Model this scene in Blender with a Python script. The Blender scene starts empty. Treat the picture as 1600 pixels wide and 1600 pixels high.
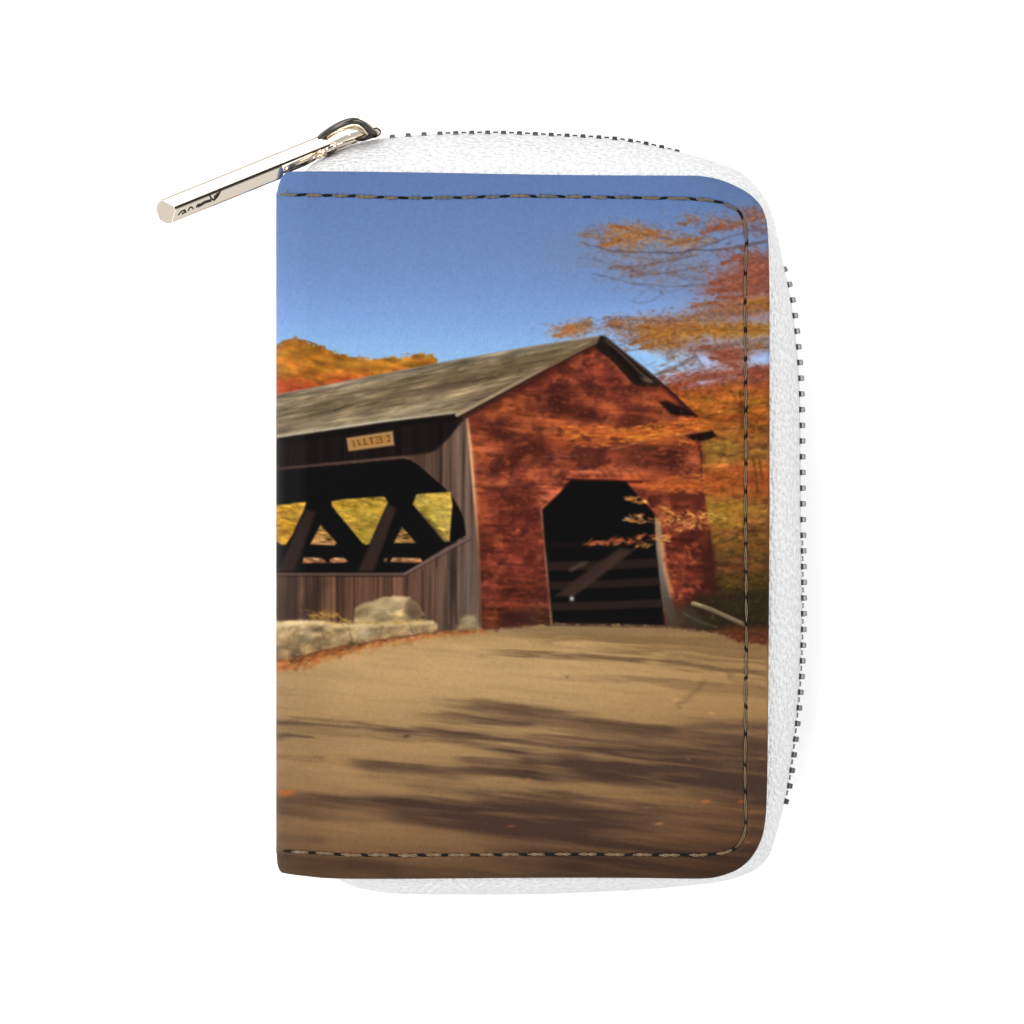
import bpy, bmesh, math, random
import numpy as np
from mathutils import Vector, Matrix
# ------------------------------------------------------------------ the printed picture, painted on a raster
# (photo of a covered bridge printed on the leather; sRGB 0..255, raster unit = 1/8 mm)
PX0, PY0, PW, PH = 422, 256, 796, 1128
rng = np.random.default_rng(7)
YY, XX = np.mgrid[PY0:PY0+PH, PX0:PX0+PW].astype(np.float32)

def vnoise(u, v, tab):
    n = tab.shape[0]
    iu = np.floor(u).astype(np.int32); iv = np.floor(v).astype(np.int32)
    fu = u-iu; fv = v-iv
    fu = fu*fu*(3-2*fu); fv = fv*fv*(3-2*fv)
    iu %= n; iv %= n; iu1 = (iu+1) % n; iv1 = (iv+1) % n
    a = tab[iv, iu]; b = tab[iv, iu1]; c = tab[iv1, iu]; d = tab[iv1, iu1]
    return (a+(b-a)*fu)*(1-fv) + (c+(d-c)*fu)*fv

def fbm(sx, sy, ang=0, octv=3, seed=0, x=None, y=None, gain=.55):
    x = XX if x is None else x; y = YY if y is None else y
    c, s = math.cos(math.radians(ang)), math.sin(math.radians(ang))
    u = (x*c+y*s)/sx; v = (-x*s+y*c)/sy
    r = np.random.default_rng(100+seed)
    out = np.zeros_like(x); amp = 1.; tot = 0.
    for o in range(octv):
        tab = r.standard_normal((128, 128)).astype(np.float32)
        out += amp*vnoise(u+r.uniform(0, 128), v+r.uniform(0, 128), tab); tot += amp*amp
        u = u*2.03; v = v*2.03; amp *= gain
    return out/math.sqrt(tot)/.62

def sstep(a, b, x):
    t = np.clip((x-a)/(b-a), 0, 1); return t*t*(3-2*t)

def box(x0, y0, x1, y1):
    return (slice(max(0, int(y0-PY0)), max(0, min(PH, int(y1-PY0)+1))), slice(max(0, int(x0-PX0)), max(0, min(PW, int(x1-PX0)+1))))

def poly(pts, soft=1.3, wx=None, wy=None, pad=14):
    p = np.array(pts, np.float32)
    m = np.zeros((PH, PW), np.float32)
    s = box(p[:, 0].min()-pad, p[:, 1].min()-pad, p[:, 0].max()+pad, p[:, 1].max()+pad)
    x = XX[s].copy(); y = YY[s].copy()
    if wx is not None: x += wx[s]
    if wy is not None: y += wy[s]
    ins = np.zeros(x.shape, bool); d2 = np.full(x.shape, 1e9, np.float32)
    for i in range(len(p)):
        ax, ay = p[i]; bx, by = p[(i+1) % len(p)]
        ex, ey = bx-ax, by-ay; L = ex*ex+ey*ey+1e-9
        t = np.clip(((x-ax)*ex+(y-ay)*ey)/L, 0, 1)
        d2 = np.minimum(d2, (x-ax-t*ex)**2+(y-ay-t*ey)**2)
        if ay != by:
            ins ^= ((ay > y) != (by > y)) & (x < ex*(y-ay)/ey+ax)
    d = np.sqrt(d2)*np.where(ins, 1, -1)
    m[s] = np.clip(d/soft*.5+.5, 0, 1)
    return m

def line(pts, w, soft=1.2, w1=None, wy=None, pad=8):
    p = np.array(pts, np.float32); w1 = w if w1 is None else w1
    m = np.zeros((PH, PW), np.float32)
    pad = max(w, w1)+soft+pad
    s = box(p[:, 0].min()-pad, p[:, 1].min()-pad, p[:, 0].max()+pad, p[:, 1].max()+pad)
    x = XX[s]; y = YY[s]
    if wy is not None: y = y+wy[s]
    n = len(p)-1
    for i in range(n):
        ax, ay = p[i]; ex, ey = p[i+1]-p[i]; L = ex*ex+ey*ey+1e-9
        t = np.clip(((x-ax)*ex+(y-ay)*ey)/L, 0, 1)
        d = np.sqrt((x-ax-t*ex)**2+(y-ay-t*ey)**2)
        ww = w+(w1-w)*(i+t)/n
        m[s] = np.maximum(m[s], np.clip((ww*.5-d)/soft+.5, 0, 1))
    return m

def blob(cx, cy, rx, ry, ang=0):
    c, s = math.cos(math.radians(ang)), math.sin(math.radians(ang))
    u = ((XX-cx)*c+(YY-cy)*s)/rx; v = (-(XX-cx)*s+(YY-cy)*c)/ry
    return np.exp(-(u*u+v*v)*.9)

img = np.zeros((PH, PW, 3), np.float32)
def A(c): return np.array(c, np.float32)
def comp(m, c):
    global img
    c = A(c) if not isinstance(c, np.ndarray) else c
    img += (c-img)*m[..., None]
def mul(m, f):
    global img
    img *= 1+m[..., None]*(A(f)-1)
def ramp(t, stops):
    xs = [s[0] for s in stops]
    return np.stack([np.interp(t, xs, [s[1][k] for s in stops]) for k in range(3)], -1).astype(np.float32)
def tint(base, n, amt):                      # brightness variation by a noise field
    return base*(1+n[..., None]*amt)

def splats(n, where, length, width, ang, cols, alpha, seed, spread=None, soft=1.):
    """n soft leaf strokes; where() gives a centre; colours picked from cols"""
    r = random.Random(seed)
    for i in range(n):
        cx, cy = where(r)
        L = length*r.uniform(.5, 1.4); W = width*r.uniform(.6, 1.4)
        a = math.radians(r.gauss(ang[0], ang[1]))
        R = int(L+3)
        x0 = int(cx)-PX0-R; y0 = int(cy)-PY0-R
        if x0 < 0 or y0 < 0 or x0+2*R+1 > PW or y0+2*R+1 > PH:
            xa, ya = max(0, x0), max(0, y0); xb, yb = min(PW, x0+2*R+1), min(PH, y0+2*R+1)
            if xb <= xa or yb <= ya: continue
        else: xa, ya, xb, yb = x0, y0, x0+2*R+1, y0+2*R+1
        s = (slice(ya, yb), slice(xa, xb))
        c, sn = math.cos(a), math.sin(a)
        dx = XX[s]-cx; dy = YY[s]-cy
        u = (dx*c+dy*sn)/L*2; v = (-dx*sn+dy*c)/W*2
        m = np.clip((1-np.sqrt(u*u+v*v))*2.2/soft, 0, 1)*alpha*r.uniform(.6, 1)
        k = r.choice(cols); j = r.uniform(.86, 1.14)
        img[s] += (A(k)*j-img[s])*m[..., None]

def blur(a, sg):
    r = int(3*sg+1); k = np.exp(-.5*(np.arange(-r, r+1)/sg)**2); k = (k/k.sum()).astype(np.float32)
    for ax in (0, 1):
        p = np.pad(a, [(r, r) if i == ax else (0, 0) for i in range(a.ndim)], mode='edge'); n = a.shape[ax]
        a = sum(k[i]*(p[i:i+n] if ax == 0 else p[:, i:i+n]) for i in range(2*r+1))
    return a
def soften(mask, sg):
    global img
    img = img+(blur(img, sg)-img)*mask[..., None]
def punch(mask, sg, k):
    global img
    l = img.mean(-1); f = np.clip(l/(blur(l, sg)+1e-3), .4, 2.2)
    img = img*(1+(mask*k)[..., None]*(f-1)[..., None])
def gz(cx, cy, sx, sy):
    return lambda r: (r.gauss(cx, sx), r.gauss(cy, sy))
def inpoly(pts):
    xs = [p[0] for p in pts]; ys = [p[1] for p in pts]
    def f(r):
        for _ in range(60):
            x, y = r.uniform(min(xs), max(xs)), r.uniform(min(ys), max(ys)); ins = False
            for i in range(len(pts)):
                ax, ay = pts[i]; bx, by = pts[(i+1) % len(pts)]
                if (ay > y) != (by > y) and x < (bx-ax)*(y-ay)/(by-ay)+ax: ins = not ins
            if ins: return x, y
        return x, y
    return f

w1 = fbm(22, 16, 0, 3, 1); w2 = fbm(22, 16, 0, 3, 2)         # edge wobble fields
f1 = fbm(7, 5, 0, 2, 3); f2 = fbm(7, 5, 0, 2, 4)
grain = rng.standard_normal((PH, PW)).astype(np.float32)

# ---- sky
img[:] = ramp(YY+(XX-800)*-.02, [(256, (98, 126, 178)), (300, (102, 130, 182)), (340, (106, 135, 186)), (400, (113, 143, 192)), (450, (120, 152, 206)), (500, (132, 168, 224)), (550, (148, 190, 238)), (640, (158, 204, 242))])
mul(sstep(1000, 1200, XX)*sstep(420, 260, YY), (.98, .93, .90))

# ---- wooded hill on the left
hill = [(400, 545), (432, 541), (442, 533), (462, 529), (480, 533), (500, 540), (520, 550), (545, 556), (575, 558), (600, 560), (625, 557), (640, 556), (655, 553), (672, 553), (681, 556), (686, 570), (600, 600), (430, 640), (400, 640)]
hm = poly(hill, 2.0, f1*1.3, f2*1.6)
hc = ramp(YY-(XX-432)*-.02, [(528, (176, 112, 36)), (555, (192, 120, 38)), (575, (184, 114, 40)), (592, (190, 98, 38)), (612, (180, 74, 44)), (640, (172, 66, 42))])
hn = fbm(26, 8, 14, 3, 5)
hc = tint(hc, hn, .11) + (fbm(30, 12, 10, 3, 6)[..., None]*A((-6, 3, -1)))
comp(hm, hc)
for cx, cy, rx, ry, c, a in [(545, 571, 34, 9, (150, 116, 42), .6), (440, 572, 14, 9, (156, 104, 38), .6), (640, 568, 26, 6, (172, 130, 42), .6), (470, 536, 26, 6, (184, 98, 36), .6), (500, 575, 22, 8, (206, 128, 36), .6),
                            (668, 557, 12, 4, (180, 150, 50), .7), (600, 574, 20, 6, (206, 140, 44), .6), (455, 603, 40, 9, (182, 74, 42), .7), (520, 590, 30, 6, (186, 92, 42), .6)]:
    comp(blob(cx, cy, rx, ry, 4)*hm*a, c)
splats(420, inpoly([(428, 545), (462, 533), (520, 552), (590, 562), (680, 557), (600, 582), (432, 612)]), 9, 3, (-8, 22), [(206, 130, 42), (150, 112, 40), (186, 92, 34), (214, 146, 46), (150, 86, 30), (196, 112, 40)], .38, 11)
comp(line([(432, 542), (442, 534), (462, 530), (480, 534), (500, 541), (520, 551)], 2.2, 2, wy=f1), (150, 100, 52)); 

# ---- autumn wood and branches on the right (behind the bridge)
wood = [(1000, 620), (1035, 606), (1062, 596), (1100, 600), (1140, 592), (1170, 573), (1225, 569), (1225, 1000), (1040, 1000)]
wm = poly(wood, 2.2, f1*1.8, f2*2)
wc = ramp(YY, [(570, (164, 80, 44)), (600, (172, 86, 40)), (622, (172, 100, 36)), (655, (166, 92, 36)), (680, (156, 98, 42)), (705, (146, 106, 48)), (725, (152, 92, 42)), (745, (162, 80, 38)), (765, (156, 88, 38)), (785, (152, 100, 44)), (805, (146, 106, 48)), (830, (122, 86, 38)), (850, (108, 76, 36)), (880, (94, 66, 32)), (910, (76, 56, 28)),
               (940, (70, 56, 28)), (970, (54, 42, 22)), (990, (60, 38, 26))])
wc = tint(wc, fbm(30, 9, 4, 4, 8), .11) + fbm(46, 13, 0, 3, 9)[..., None]*A((4, 6, 0))
comp(wm, wc)
comp(blob(1135, 800, 34, 20)*wm*.6, (184, 142, 48))
# lacy clusters over the sky
def cluster(cx, cy, rx, ry, n, cols, alpha, seed, L=9, W=2.6, ang=(-4, 28)):
    splats(n, gz(cx, cy, rx*.52, ry*.52), L, W, ang, cols, alpha, seed)
OR = [(184, 116, 58), (166, 98, 50), (194, 130, 66), (140, 88, 60)]
BR = [(142, 108, 92), (124, 98, 94), (160, 116, 86), (112, 94, 102)]
RD = [(148, 76, 54), (162, 86, 60), (130, 72, 60), (172, 100, 72)]
YL = [(182, 120, 46), (164, 102, 40), (192, 132, 56), (138, 84, 42)]
comp(blob(1010, 398, 100, 38, 4)*.36*np.clip(.9+.35*f1, .2, 1.5), (144, 122, 118))
comp(blob(1040, 425, 84, 28, 6)*.30*np.clip(.9+.35*f2, .2, 1.5), (122, 116, 128))
cluster(1005, 385, 88, 48, 620, BR, .34, 20, 9, 2.0)
cluster(1035, 428, 80, 34, 330, BR, .28, 21, 9, 1.7)
cluster(1010, 400, 120, 40, 420, BR, .26, 121, 10, 1.6, (-6, 34))
cluster(978, 372, 36, 26, 260, OR, .55, 22)
comp(blob(975, 370, 26, 15)*.4, (192, 122, 56))
cluster(1020, 365, 34, 12, 120, OR, .45, 23)
cluster(1062, 378, 26, 14, 110, OR, .5, 24)
cluster(935, 365, 30, 18, 110, BR+OR, .35, 25)
cluster(1078, 341, 18, 9, 46, OR+BR, .4, 26)
cluster(1125, 352, 34, 16, 190, OR+RD, .5, 27)
cluster(1095, 376, 40, 13, 150, BR+OR, .42, 28)
cluster(1175, 335, 30, 16, 170, RD+BR, .5, 29)
comp(blob(1180, 338, 30, 14)*.28, (160, 96, 72))
cluster(1190, 362, 20, 9, 80, RD+BR, .4, 30)
cluster(990, 425, 20, 8, 50, RD+BR, .4, 31)
cluster(1110, 425, 40, 22, 140, BR, .3, 32)
for p, w, wB, a in [([(905, 378), (960, 392), (1040, 395), (1110, 391), (1160, 384), (1204, 377)], 1.2, 4.2, .8), ([(1060, 398), (1120, 378), (1165, 362), (1204, 347)], 1.2, 3.4, .6), ([(925, 428), (960, 436), (1000, 445), (1050, 448), (1110, 444)], 1.6, 1.6, .45),
                   ([(1160, 362), (1204, 360)], 2, 3, .45), ([(925, 402), (980, 418), (1050, 428), (1090, 437)], 1.4, 1.4, .35), ([(988, 470), (1000, 474), (1018, 470), (1036, 460), (1030, 452)], 1.6, 1.4, .42),
                   ([(988, 468), (1004, 458), (1020, 450)], 1.3, 1.3, .35), ([(1060, 432), (1078, 440), (1100, 436)], 1.5, 1.3, .4), ([(905, 400), (940, 408), (975, 424)], 1.2, 1.2, .3), ([(1000, 446), (1040, 456), (1090, 446)], 1.2, 1.2, .3),
                   ([(960, 392), (1000, 405), (1070, 414), (1120, 430)], 1.2, 1.2, .35), ([(1020, 414), (1060, 402), (1100, 398)], 1.2, 1.2, .35), ([(940, 440), (980, 432), (1010, 418)], 1.2, 1.2, .25)]:
    comp(line(p, w, 1.8, wB, wy=w1*.9)*a, (100, 86, 90))
comp(blob(1182, 470, 60, 80)*.34, (150, 104, 88)); comp(blob(1165, 560, 60, 40)*.3, (146, 104, 96))
cluster(1165, 500, 60, 80, 520, RD+BR+OR, .34, 174, 11, 2.4)
# red mass
comp(blob(1178, 420, 42, 20, -8)*.62, (152, 84, 62)); comp(blob(1165, 447, 60, 18, -6)*.66, (146, 80, 60))
cluster(1180, 412, 40, 24, 330, RD, .5, 40, 11, 2.8, (-12, 22)); cluster(1160, 444, 54, 22, 420, RD, .5, 41, 12, 2.8, (-10, 20))
cluster(1135, 395, 22, 8, 60, RD+BR, .4, 42); cluster(1195, 440, 20, 46, 200, RD, .5, 43)
comp(blob(1150, 482, 80, 13, -5)*.66, (160, 104, 80)); cluster(1145, 482, 66, 15, 420, RD+BR+OR, .5, 44, 12, 2.6)
comp(blob(1188, 473, 34, 9, 0)*.7, (196, 116, 44)); cluster(1185, 474, 28, 10, 140, YL+OR, .55, 45)
cluster(1110, 455, 16, 7, 50, RD, .5, 46)
# yellow-orange band
comp(blob(1110, 517, 105, 13, 2)*.8, (176, 118, 56)); comp(blob(1035, 530, 46, 19, 10)*.72, (182, 108, 40)); comp(blob(1190, 515, 40, 9)*.8, (188, 132, 50))
cluster(1110, 514, 100, 18, 620, YL, .5, 47, 12, 3); cluster(1030, 526, 46, 24, 420, YL+OR, .5, 48, 11, 3); cluster(1052, 505, 40, 14, 200, OR+RD, .45, 49)
cluster(972, 508, 32, 16, 240, BR+OR, .42, 50); comp(blob(1100, 498, 70, 6)*.5, (150, 118, 108)); cluster(960, 505, 14, 6, 60, OR, .4, 51); cluster(980, 530, 22, 16, 120, BR, .34, 52)
cluster(1120, 493, 60, 6, 120, BR, .4, 53); comp(blob(1110, 540, 110, 7, 3)*.4, (134, 122, 132)); cluster(1080, 546, 76, 12, 220, BR, .36, 54)
cluster(1050, 560, 18, 12, 90, BR+OR, .45, 55); cluster(1186, 540, 30, 8, 120, OR+BR, .5, 56)
comp(blob(1135, 556, 42, 15, 8)*.72, (164, 80, 44)); cluster(1135, 555, 42, 17, 360, RD, .55, 57, 12, 3); cluster(1105, 570, 26, 12, 70, RD+BR, .4, 58)
comp(blob(1030, 565, 24, 8, 20)*.95, (152, 196, 236)); comp(blob(1006, 556, 24, 7, 18)*.9, (150, 192, 238)); comp(blob(1040, 576, 30, 6, -8)*.5, (168, 190, 220))
comp(blob(1105, 563, 17, 9, 10)*.85, (162, 184, 228)); comp(blob(1188, 562, 20, 10)*.9, (152, 184, 236)); comp(blob(1050, 585, 36, 4, -12)*.7, (172, 180, 205))
cluster(1060, 572, 34, 7, 60, BR, .5, 59, 14, 1.6, (-22, 10))
for p in ([(976, 549), (1010, 543)], [(1018, 586), (1060, 570), (1085, 556)], [(1085, 552), (1098, 572)]): comp(line(p, 2, 1.4)*.55, (100, 92, 88))
comp(blob(1120, 588, 100, 9, -8)*.75, (166, 78, 46)); cluster(1110, 588, 90, 10, 420, RD, .5, 60, 13, 2.6, (-10, 12)); cluster(1190, 585, 30, 14, 160, RD, .5, 61)
for cx, cy, rx, ry in [(1088, 602, 16, 3.4), (1120, 596, 26, 4), (1150, 588, 14, 3), (1072, 606, 8, 2.4)]: comp(blob(cx, cy, rx, ry, -8)*.5, (160, 146, 176))
def frond(x0, y0, x1, y1, sp, n, cols, alpha, seed, L=9, W=2.8):
    a = math.degrees(math.atan2(y1-y0, x1-x0)) % 180
    if a > 90: a -= 180
    def w(r):
        t = r.random()**.8; k = sp*(1-t*.8)
        return x0+(x1-x0)*t, y0+(y1-y0)*t+3*math.sin(t*7+seed)+r.gauss(0, k*.55)
    splats(n, w, L, W, (a, 20), cols, alpha, seed)
    comp(line([(x0, y0+1), ((x0+x1)/2, (y0+y1)/2+2), (x1, y1)], 1.8, 1.4, .8)*.35, (92, 72, 64))
for k, (x0, y0, x1, y1, sp, n, cols, al) in enumerate([
    (1204, 335, 1095, 366, 9, 170, OR+RD, .55), (1100, 370, 1045, 383, 7, 90, OR+BR, .5), (1050, 374, 950, 350, 9, 150, OR, .6), (1015, 366, 938, 381, 10, 150, OR, .6), (1090, 344, 1058, 349, 5, 40, OR+BR, .5), (1090, 398, 950, 422, 7, 110, BR, .45), (1105, 414, 985, 434, 6, 90, BR, .4), (960, 372, 905, 368, 9, 70, BR+OR, .4),
    (1204, 400, 1128, 409, 10, 140, RD, .62), (1204, 421, 1108, 441, 11, 190, RD, .62), (1204, 440, 1112, 453, 10, 180, RD, .62), (1204, 453, 1122, 467, 8, 120, RD, .6), (1204, 404, 1156, 391, 7, 70, RD+BR, .5),
    (1204, 470, 1083, 479, 9, 180, RD+BR+OR, .55), (1185, 485, 1074, 493, 8, 150, BR+OR, .5), (1204, 472, 1160, 479, 8, 90, YL, .6),
    (1204, 516, 1090, 511, 11, 230, YL, .6), (1110, 514, 1000, 512, 11, 220, YL+OR, .6), (1135, 500, 945, 499, 7, 170, OR+BR, .5), (1100, 524, 1000, 546, 10, 190, YL+OR, .6), (1072, 516, 985, 536, 9, 150, OR+YL, .6), (1204, 540, 1160, 546, 7, 70, OR+BR, .5), (1000, 516, 950, 506, 8, 60, BR+OR, .5), (900, 512, 864, 526, 7, 60, OR, .6), (925, 503, 885, 514, 7, 70, OR, .6),
    (1172, 562, 1096, 545, 9, 170, RD, .62), (1165, 573, 1108, 559, 8, 130, RD, .6), (1204, 578, 1040, 599, 7, 220, RD, .6), (1204, 590, 1058, 607, 8, 210, RD+OR, .55), (1204, 529, 1075, 549, 6, 120, BR, .45), (1090, 556, 1030, 586, 5, 70, BR, .45)]):
    frond(x0, y0, x1, y1, sp, n, cols, al, 200+k)
# leafy texture of the solid wood
WP = [(1055, 640), (1075, 606), (1200, 604), (1204, 760), (1204, 830), (1110, 840), (1095, 700)]
splats(1300, inpoly(WP), 10, 3, (-6, 24), [(180, 98, 42), (164, 84, 36), (140, 96, 40), (186, 116, 50), (126, 66, 32), (168, 102, 40)], .4, 62)
splats(240, inpoly([(1098, 690), (1150, 686), (1150, 722), (1100, 725)]), 9, 2.6, (-8, 20), [(162, 136, 62), (150, 118, 44), (168, 126, 50)], .4, 63)
splats(340, inpoly([(1100, 735), (1200, 725), (1200, 775), (1102, 775)]), 11, 3, (-8, 20), [(184, 86, 36), (170, 76, 34), (190, 106, 40), (150, 84, 36)], .4, 64)
splats(300, inpoly([(1104, 785), (1160, 780), (1160, 825), (1110, 828)]), 11, 3, (-4, 18), [(186, 146, 50), (170, 124, 40), (190, 138, 46), (150, 112, 40)], .42, 65)
splats(900, inpoly([(1112, 835), (1204, 830), (1204, 985), (1120, 940)]), 9, 3, (0, 30), [(120, 88, 34), (84, 68, 30), (140, 100, 40), (60, 50, 26), (132, 82, 36), (100, 84, 36)], .32, 66)
comp(line([(1112, 856), (1140, 850), (1170, 853), (1204, 860)], 6, 6, wy=f1*2)*.6, (172, 96, 40))
comp(line([(1118, 890), (1150, 884), (1204, 890)], 5, 6, wy=f1*2)*.4, (150, 76, 36))
mul(sstep(880, 985, YY)*wm, (.80, .80, .82))
for p, w in [([(1156, 612), (1160, 645), (1158, 672)], 3.2), ([(1150, 622), (1142, 612)], 2), ([(1176, 714), (1181, 742), (1184, 768)], 4), ([(1186, 716), (1190, 745)], 3), ([(1100, 654), (1145, 640), (1204, 628)], 1.8), ([(1125, 672), (1170, 668), (1204, 664)], 2), ([(1092, 655), (1120, 645)], 1.6)]:
    comp(line(p, w, 2.2)*.62, (96, 62, 36))

# leafy bit behind the peak
comp(blob(893, 516, 26, 8, -8)*.62, (186, 136, 86)); cluster(892, 516, 32, 11, 230, OR, .5, 70); cluster(912, 505, 14, 7, 60, OR+BR, .45, 71)

soften(sstep(840, 900, XX)*(YY < 1020), .8); img *= 1+(wm*(.045*fbm(9, 4, -8, 3, 170)+.03*fbm(5, 5, 0, 2, 171)))[..., None]; img *= 1-wm[..., None]*A((.05, .08, .04)); punch(wm, 12, .12); punch(sstep(890, 930, XX)*(1-wm)*(YY < 620), 14, .45); img *= 1+(hm*.05*fbm(15, 9, 0, 2, 175))[..., None]; 
for cx, cy, rx, ry in [(450, 552, 13, 9), (476, 546, 15, 9), (505, 562, 16, 9), (535, 568, 15, 8), (566, 572, 15, 8), (600, 570, 15, 7), (632, 566, 14, 7), (660, 563, 13, 6), (446, 580, 14, 9), (480, 574, 16, 9), (515, 586, 14, 7)]:
    comp(blob(cx-2, cy-ry*.45, rx*.8, ry*.6)*hm*.4, (208, 134, 50)); comp(blob(cx+3, cy+ry*.7, rx*.9, ry*.4)*hm*.4, (132, 78, 34))
punch(hm, 12, .2); soften(hm, .7)
comp(poly([(400, 640), (716, 640), (938, 530), (1095, 690), (1090, 985), (1225, 985), (1225, 1100), (400, 1100)], 2)*sstep(1100, 1080, XX*0+YY), (70, 40, 32))
# ---- bridge: long roof
roof = [(400, 625), (432, 617), (520, 600), (600, 584), (700, 564), (820, 543), (938, 524), (944, 530), (820, 594), (716, 651), (712, 646), (600, 660), (432, 685), (400, 690)]
rm = poly(roof, 1.4)
rt = fbm(70, 5, -12, 4, 80); rt2 = fbm(34, 12, -20, 3, 81)
rc = ramp(YY+(XX-432)*.26, [(612, (152, 138, 116)), (640, (138, 124, 98)), (662, (126, 110, 84)), (690, (142, 128, 100)), (760, (128, 110, 86))])
rc = tint(rc, rt, .11)*A((.985, .955, .93)); rc = tint(rc, rt2, .055)
comp(rm, rc)
for cx, cy, rx, ry, an, c, a in [(740, 595, 90, 10, -14, (92, 72, 52), .62), (780, 606, 60, 6, -14, (84, 66, 46), .55), (600, 608, 110, 6, -10, (102, 88, 64), .55), (850, 566, 70, 8, -14, (100, 82, 58), .5), (520, 632, 90, 6, -9, (112, 98, 72), .5), (745, 620, 40, 6, -12, (98, 80, 58), .5),
                                (480, 665, 60, 10, -8, (164, 150, 120), .5), (650, 642, 60, 7, -9, (156, 142, 114), .45), (690, 628, 60, 3, -12, (160, 144, 116), .4), (830, 548, 90, 4, -10, (142, 132, 116), .5), (600, 590, 100, 4, -11, (150, 140, 124), .5), (900, 535, 30, 5, -10, (124, 104, 80), .5), (560, 617, 12, 2, -10, (190, 172, 140), .5)]:
    comp(blob(cx, cy, rx, ry, an)*rm*a, c)
splats(380, inpoly([(436, 622), (600, 588), (920, 532), (720, 642), (600, 654), (436, 676)]), 22, 2.2, (-13, 5), [(92, 78, 56), (160, 146, 116), (116, 100, 76), (150, 134, 104), (82, 68, 48)], .30, 82)
punch(rm, 14, .35); img_roofline = line([(432, 617), (600, 584), (820, 543), (938, 525)], 2, 1.6); comp(img_roofline*.6, (150, 142, 130))
comp(line([(425, 684), (600, 658), (712, 644.5)], 3.6, 1.4)*.95, ramp(XX, [(430, (186, 178, 156)), (560, (206, 196, 174)), (712, (176, 160, 132))]))
comp(line([(425, 681), (600, 655), (712, 642)], 2, 2)*.4, (150, 134, 106))
# ---- side wall under the eave
wall = [(400, 690), (432, 686), (600, 661), (713, 647), (730, 653), (741, 780), (748, 840), (752, 987), (700, 987), (620, 985), (432, 975), (400, 975)]
stripe = fbm(5, 160, 1, 3, 90); stripe2 = np.clip(fbm(13, 240, 1, 2, 91), -1.3, .8)
wcx = ramp(XX+(YY-800)*-.02, [(432, (84, 66, 54)), (560, (92, 68, 54)), (640, (92, 68, 56)), (690, (92, 74, 62)), (720, (99, 82, 71)), (745, (98, 83, 73))])
wcx = tint(tint(wcx, stripe, .09), stripe2, .12)*A((1.02, .97, .95))
comp(poly(wall, 1.2), wcx)
for x, wd, c, a in [(462, 3, (58, 42, 36), .7), (478, 2.4, (54, 40, 34), .7), (503, 3.4, (124, 90, 66), .6), (521, 4, (150, 104, 70), .7), (527, 3, (44, 30, 26), .8), (553, 3, (50, 36, 30), .7), (580, 2, (110, 84, 64), .5), (612, 3, (58, 42, 36), .6), (645, 3, (122, 92, 72), .6), (660, 2.4, (62, 46, 40), .7), (682, 3, (120, 96, 78), .6), (712, 3, (52, 42, 38), .7), (700, 2, (124, 104, 90), .5)]:
    comp(line([(x, 890), (x+1, 975)], wd, 1.6)*a, c)
comp(blob(560, 920, 26, 24)*.3, (112, 78, 56)); comp(blob(730, 915, 8, 60)*.3, (112, 104, 100))
comp(poly([(452, 962), (500, 908), (515, 908), (476, 965)], 8)*.5, (56, 42, 38)); comp(poly([(432, 950), (460, 905), (474, 905), (440, 965)], 8)*.45, (62, 48, 42))
shadow_eave = [(400, 690), (432, 686), (600, 661), (713, 648), (727, 653), (716, 666), (700, 686), (687, 698), (680, 704), (672, 707), (632, 713), (432, 734), (400, 738)]
comp(np.clip(poly(shadow_eave, 2.4)*1.0, 0, 1)*.97, tint(np.broadcast_to(A((26, 20, 20)), img.shape).copy(), stripe, .06))
for x, a in ((500, .5), (493, .35), (587, .3), (640, .4), (665, .35)): comp(line([(x, 672), (x+2, 722)], 3, 3)*a*.4, (62, 44, 40))
comp(poly([(425, 686), (600, 661), (713, 647), (713, 655), (600, 670), (425, 696)], 3)*.8, (18, 15, 15))
# sign
comp(poly([(539.5, 684), (613, 672.5), (617, 696), (544, 706)], 2.2), (34, 22, 18))
comp(poly([(541.5, 684.5), (613.5, 673.5), (616, 695.5), (544.5, 705)], 1.6), (178, 140, 92))
comp(poly([(546, 687), (610, 677.5), (611.5, 692.5), (548, 701)], 2.2)*.8, (174, 122, 62))
for p, w in [([(550, 688.5), (552, 690), (554, 698)], 2), ([(559, 687.5), (561, 695)], 2), ([(561, 695), (563.5, 694.6)], 2), ([(569, 685.8), (570.4, 694.4)], 2.4), ([(569, 694.6), (574, 693.8)], 2), ([(579.5, 684.5), (581.5, 693)], 2.6), ([(577.5, 685), (583, 684)], 1.8),
             ([(586.5, 683), (595, 682), (597, 691.5)], 2.2), ([(588, 687), (594, 686)], 1.4), ([(588, 692.2), (594, 691.3)], 2), ([(604.5, 681), (608, 680.6)], 2.6), ([(606, 689.6), (608.5, 689.2)], 3), ([(607.8, 681), (608.4, 685)], 1.6)]:
    comp(line(p, w, 1.3)*.9, (112, 66, 26))
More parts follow.
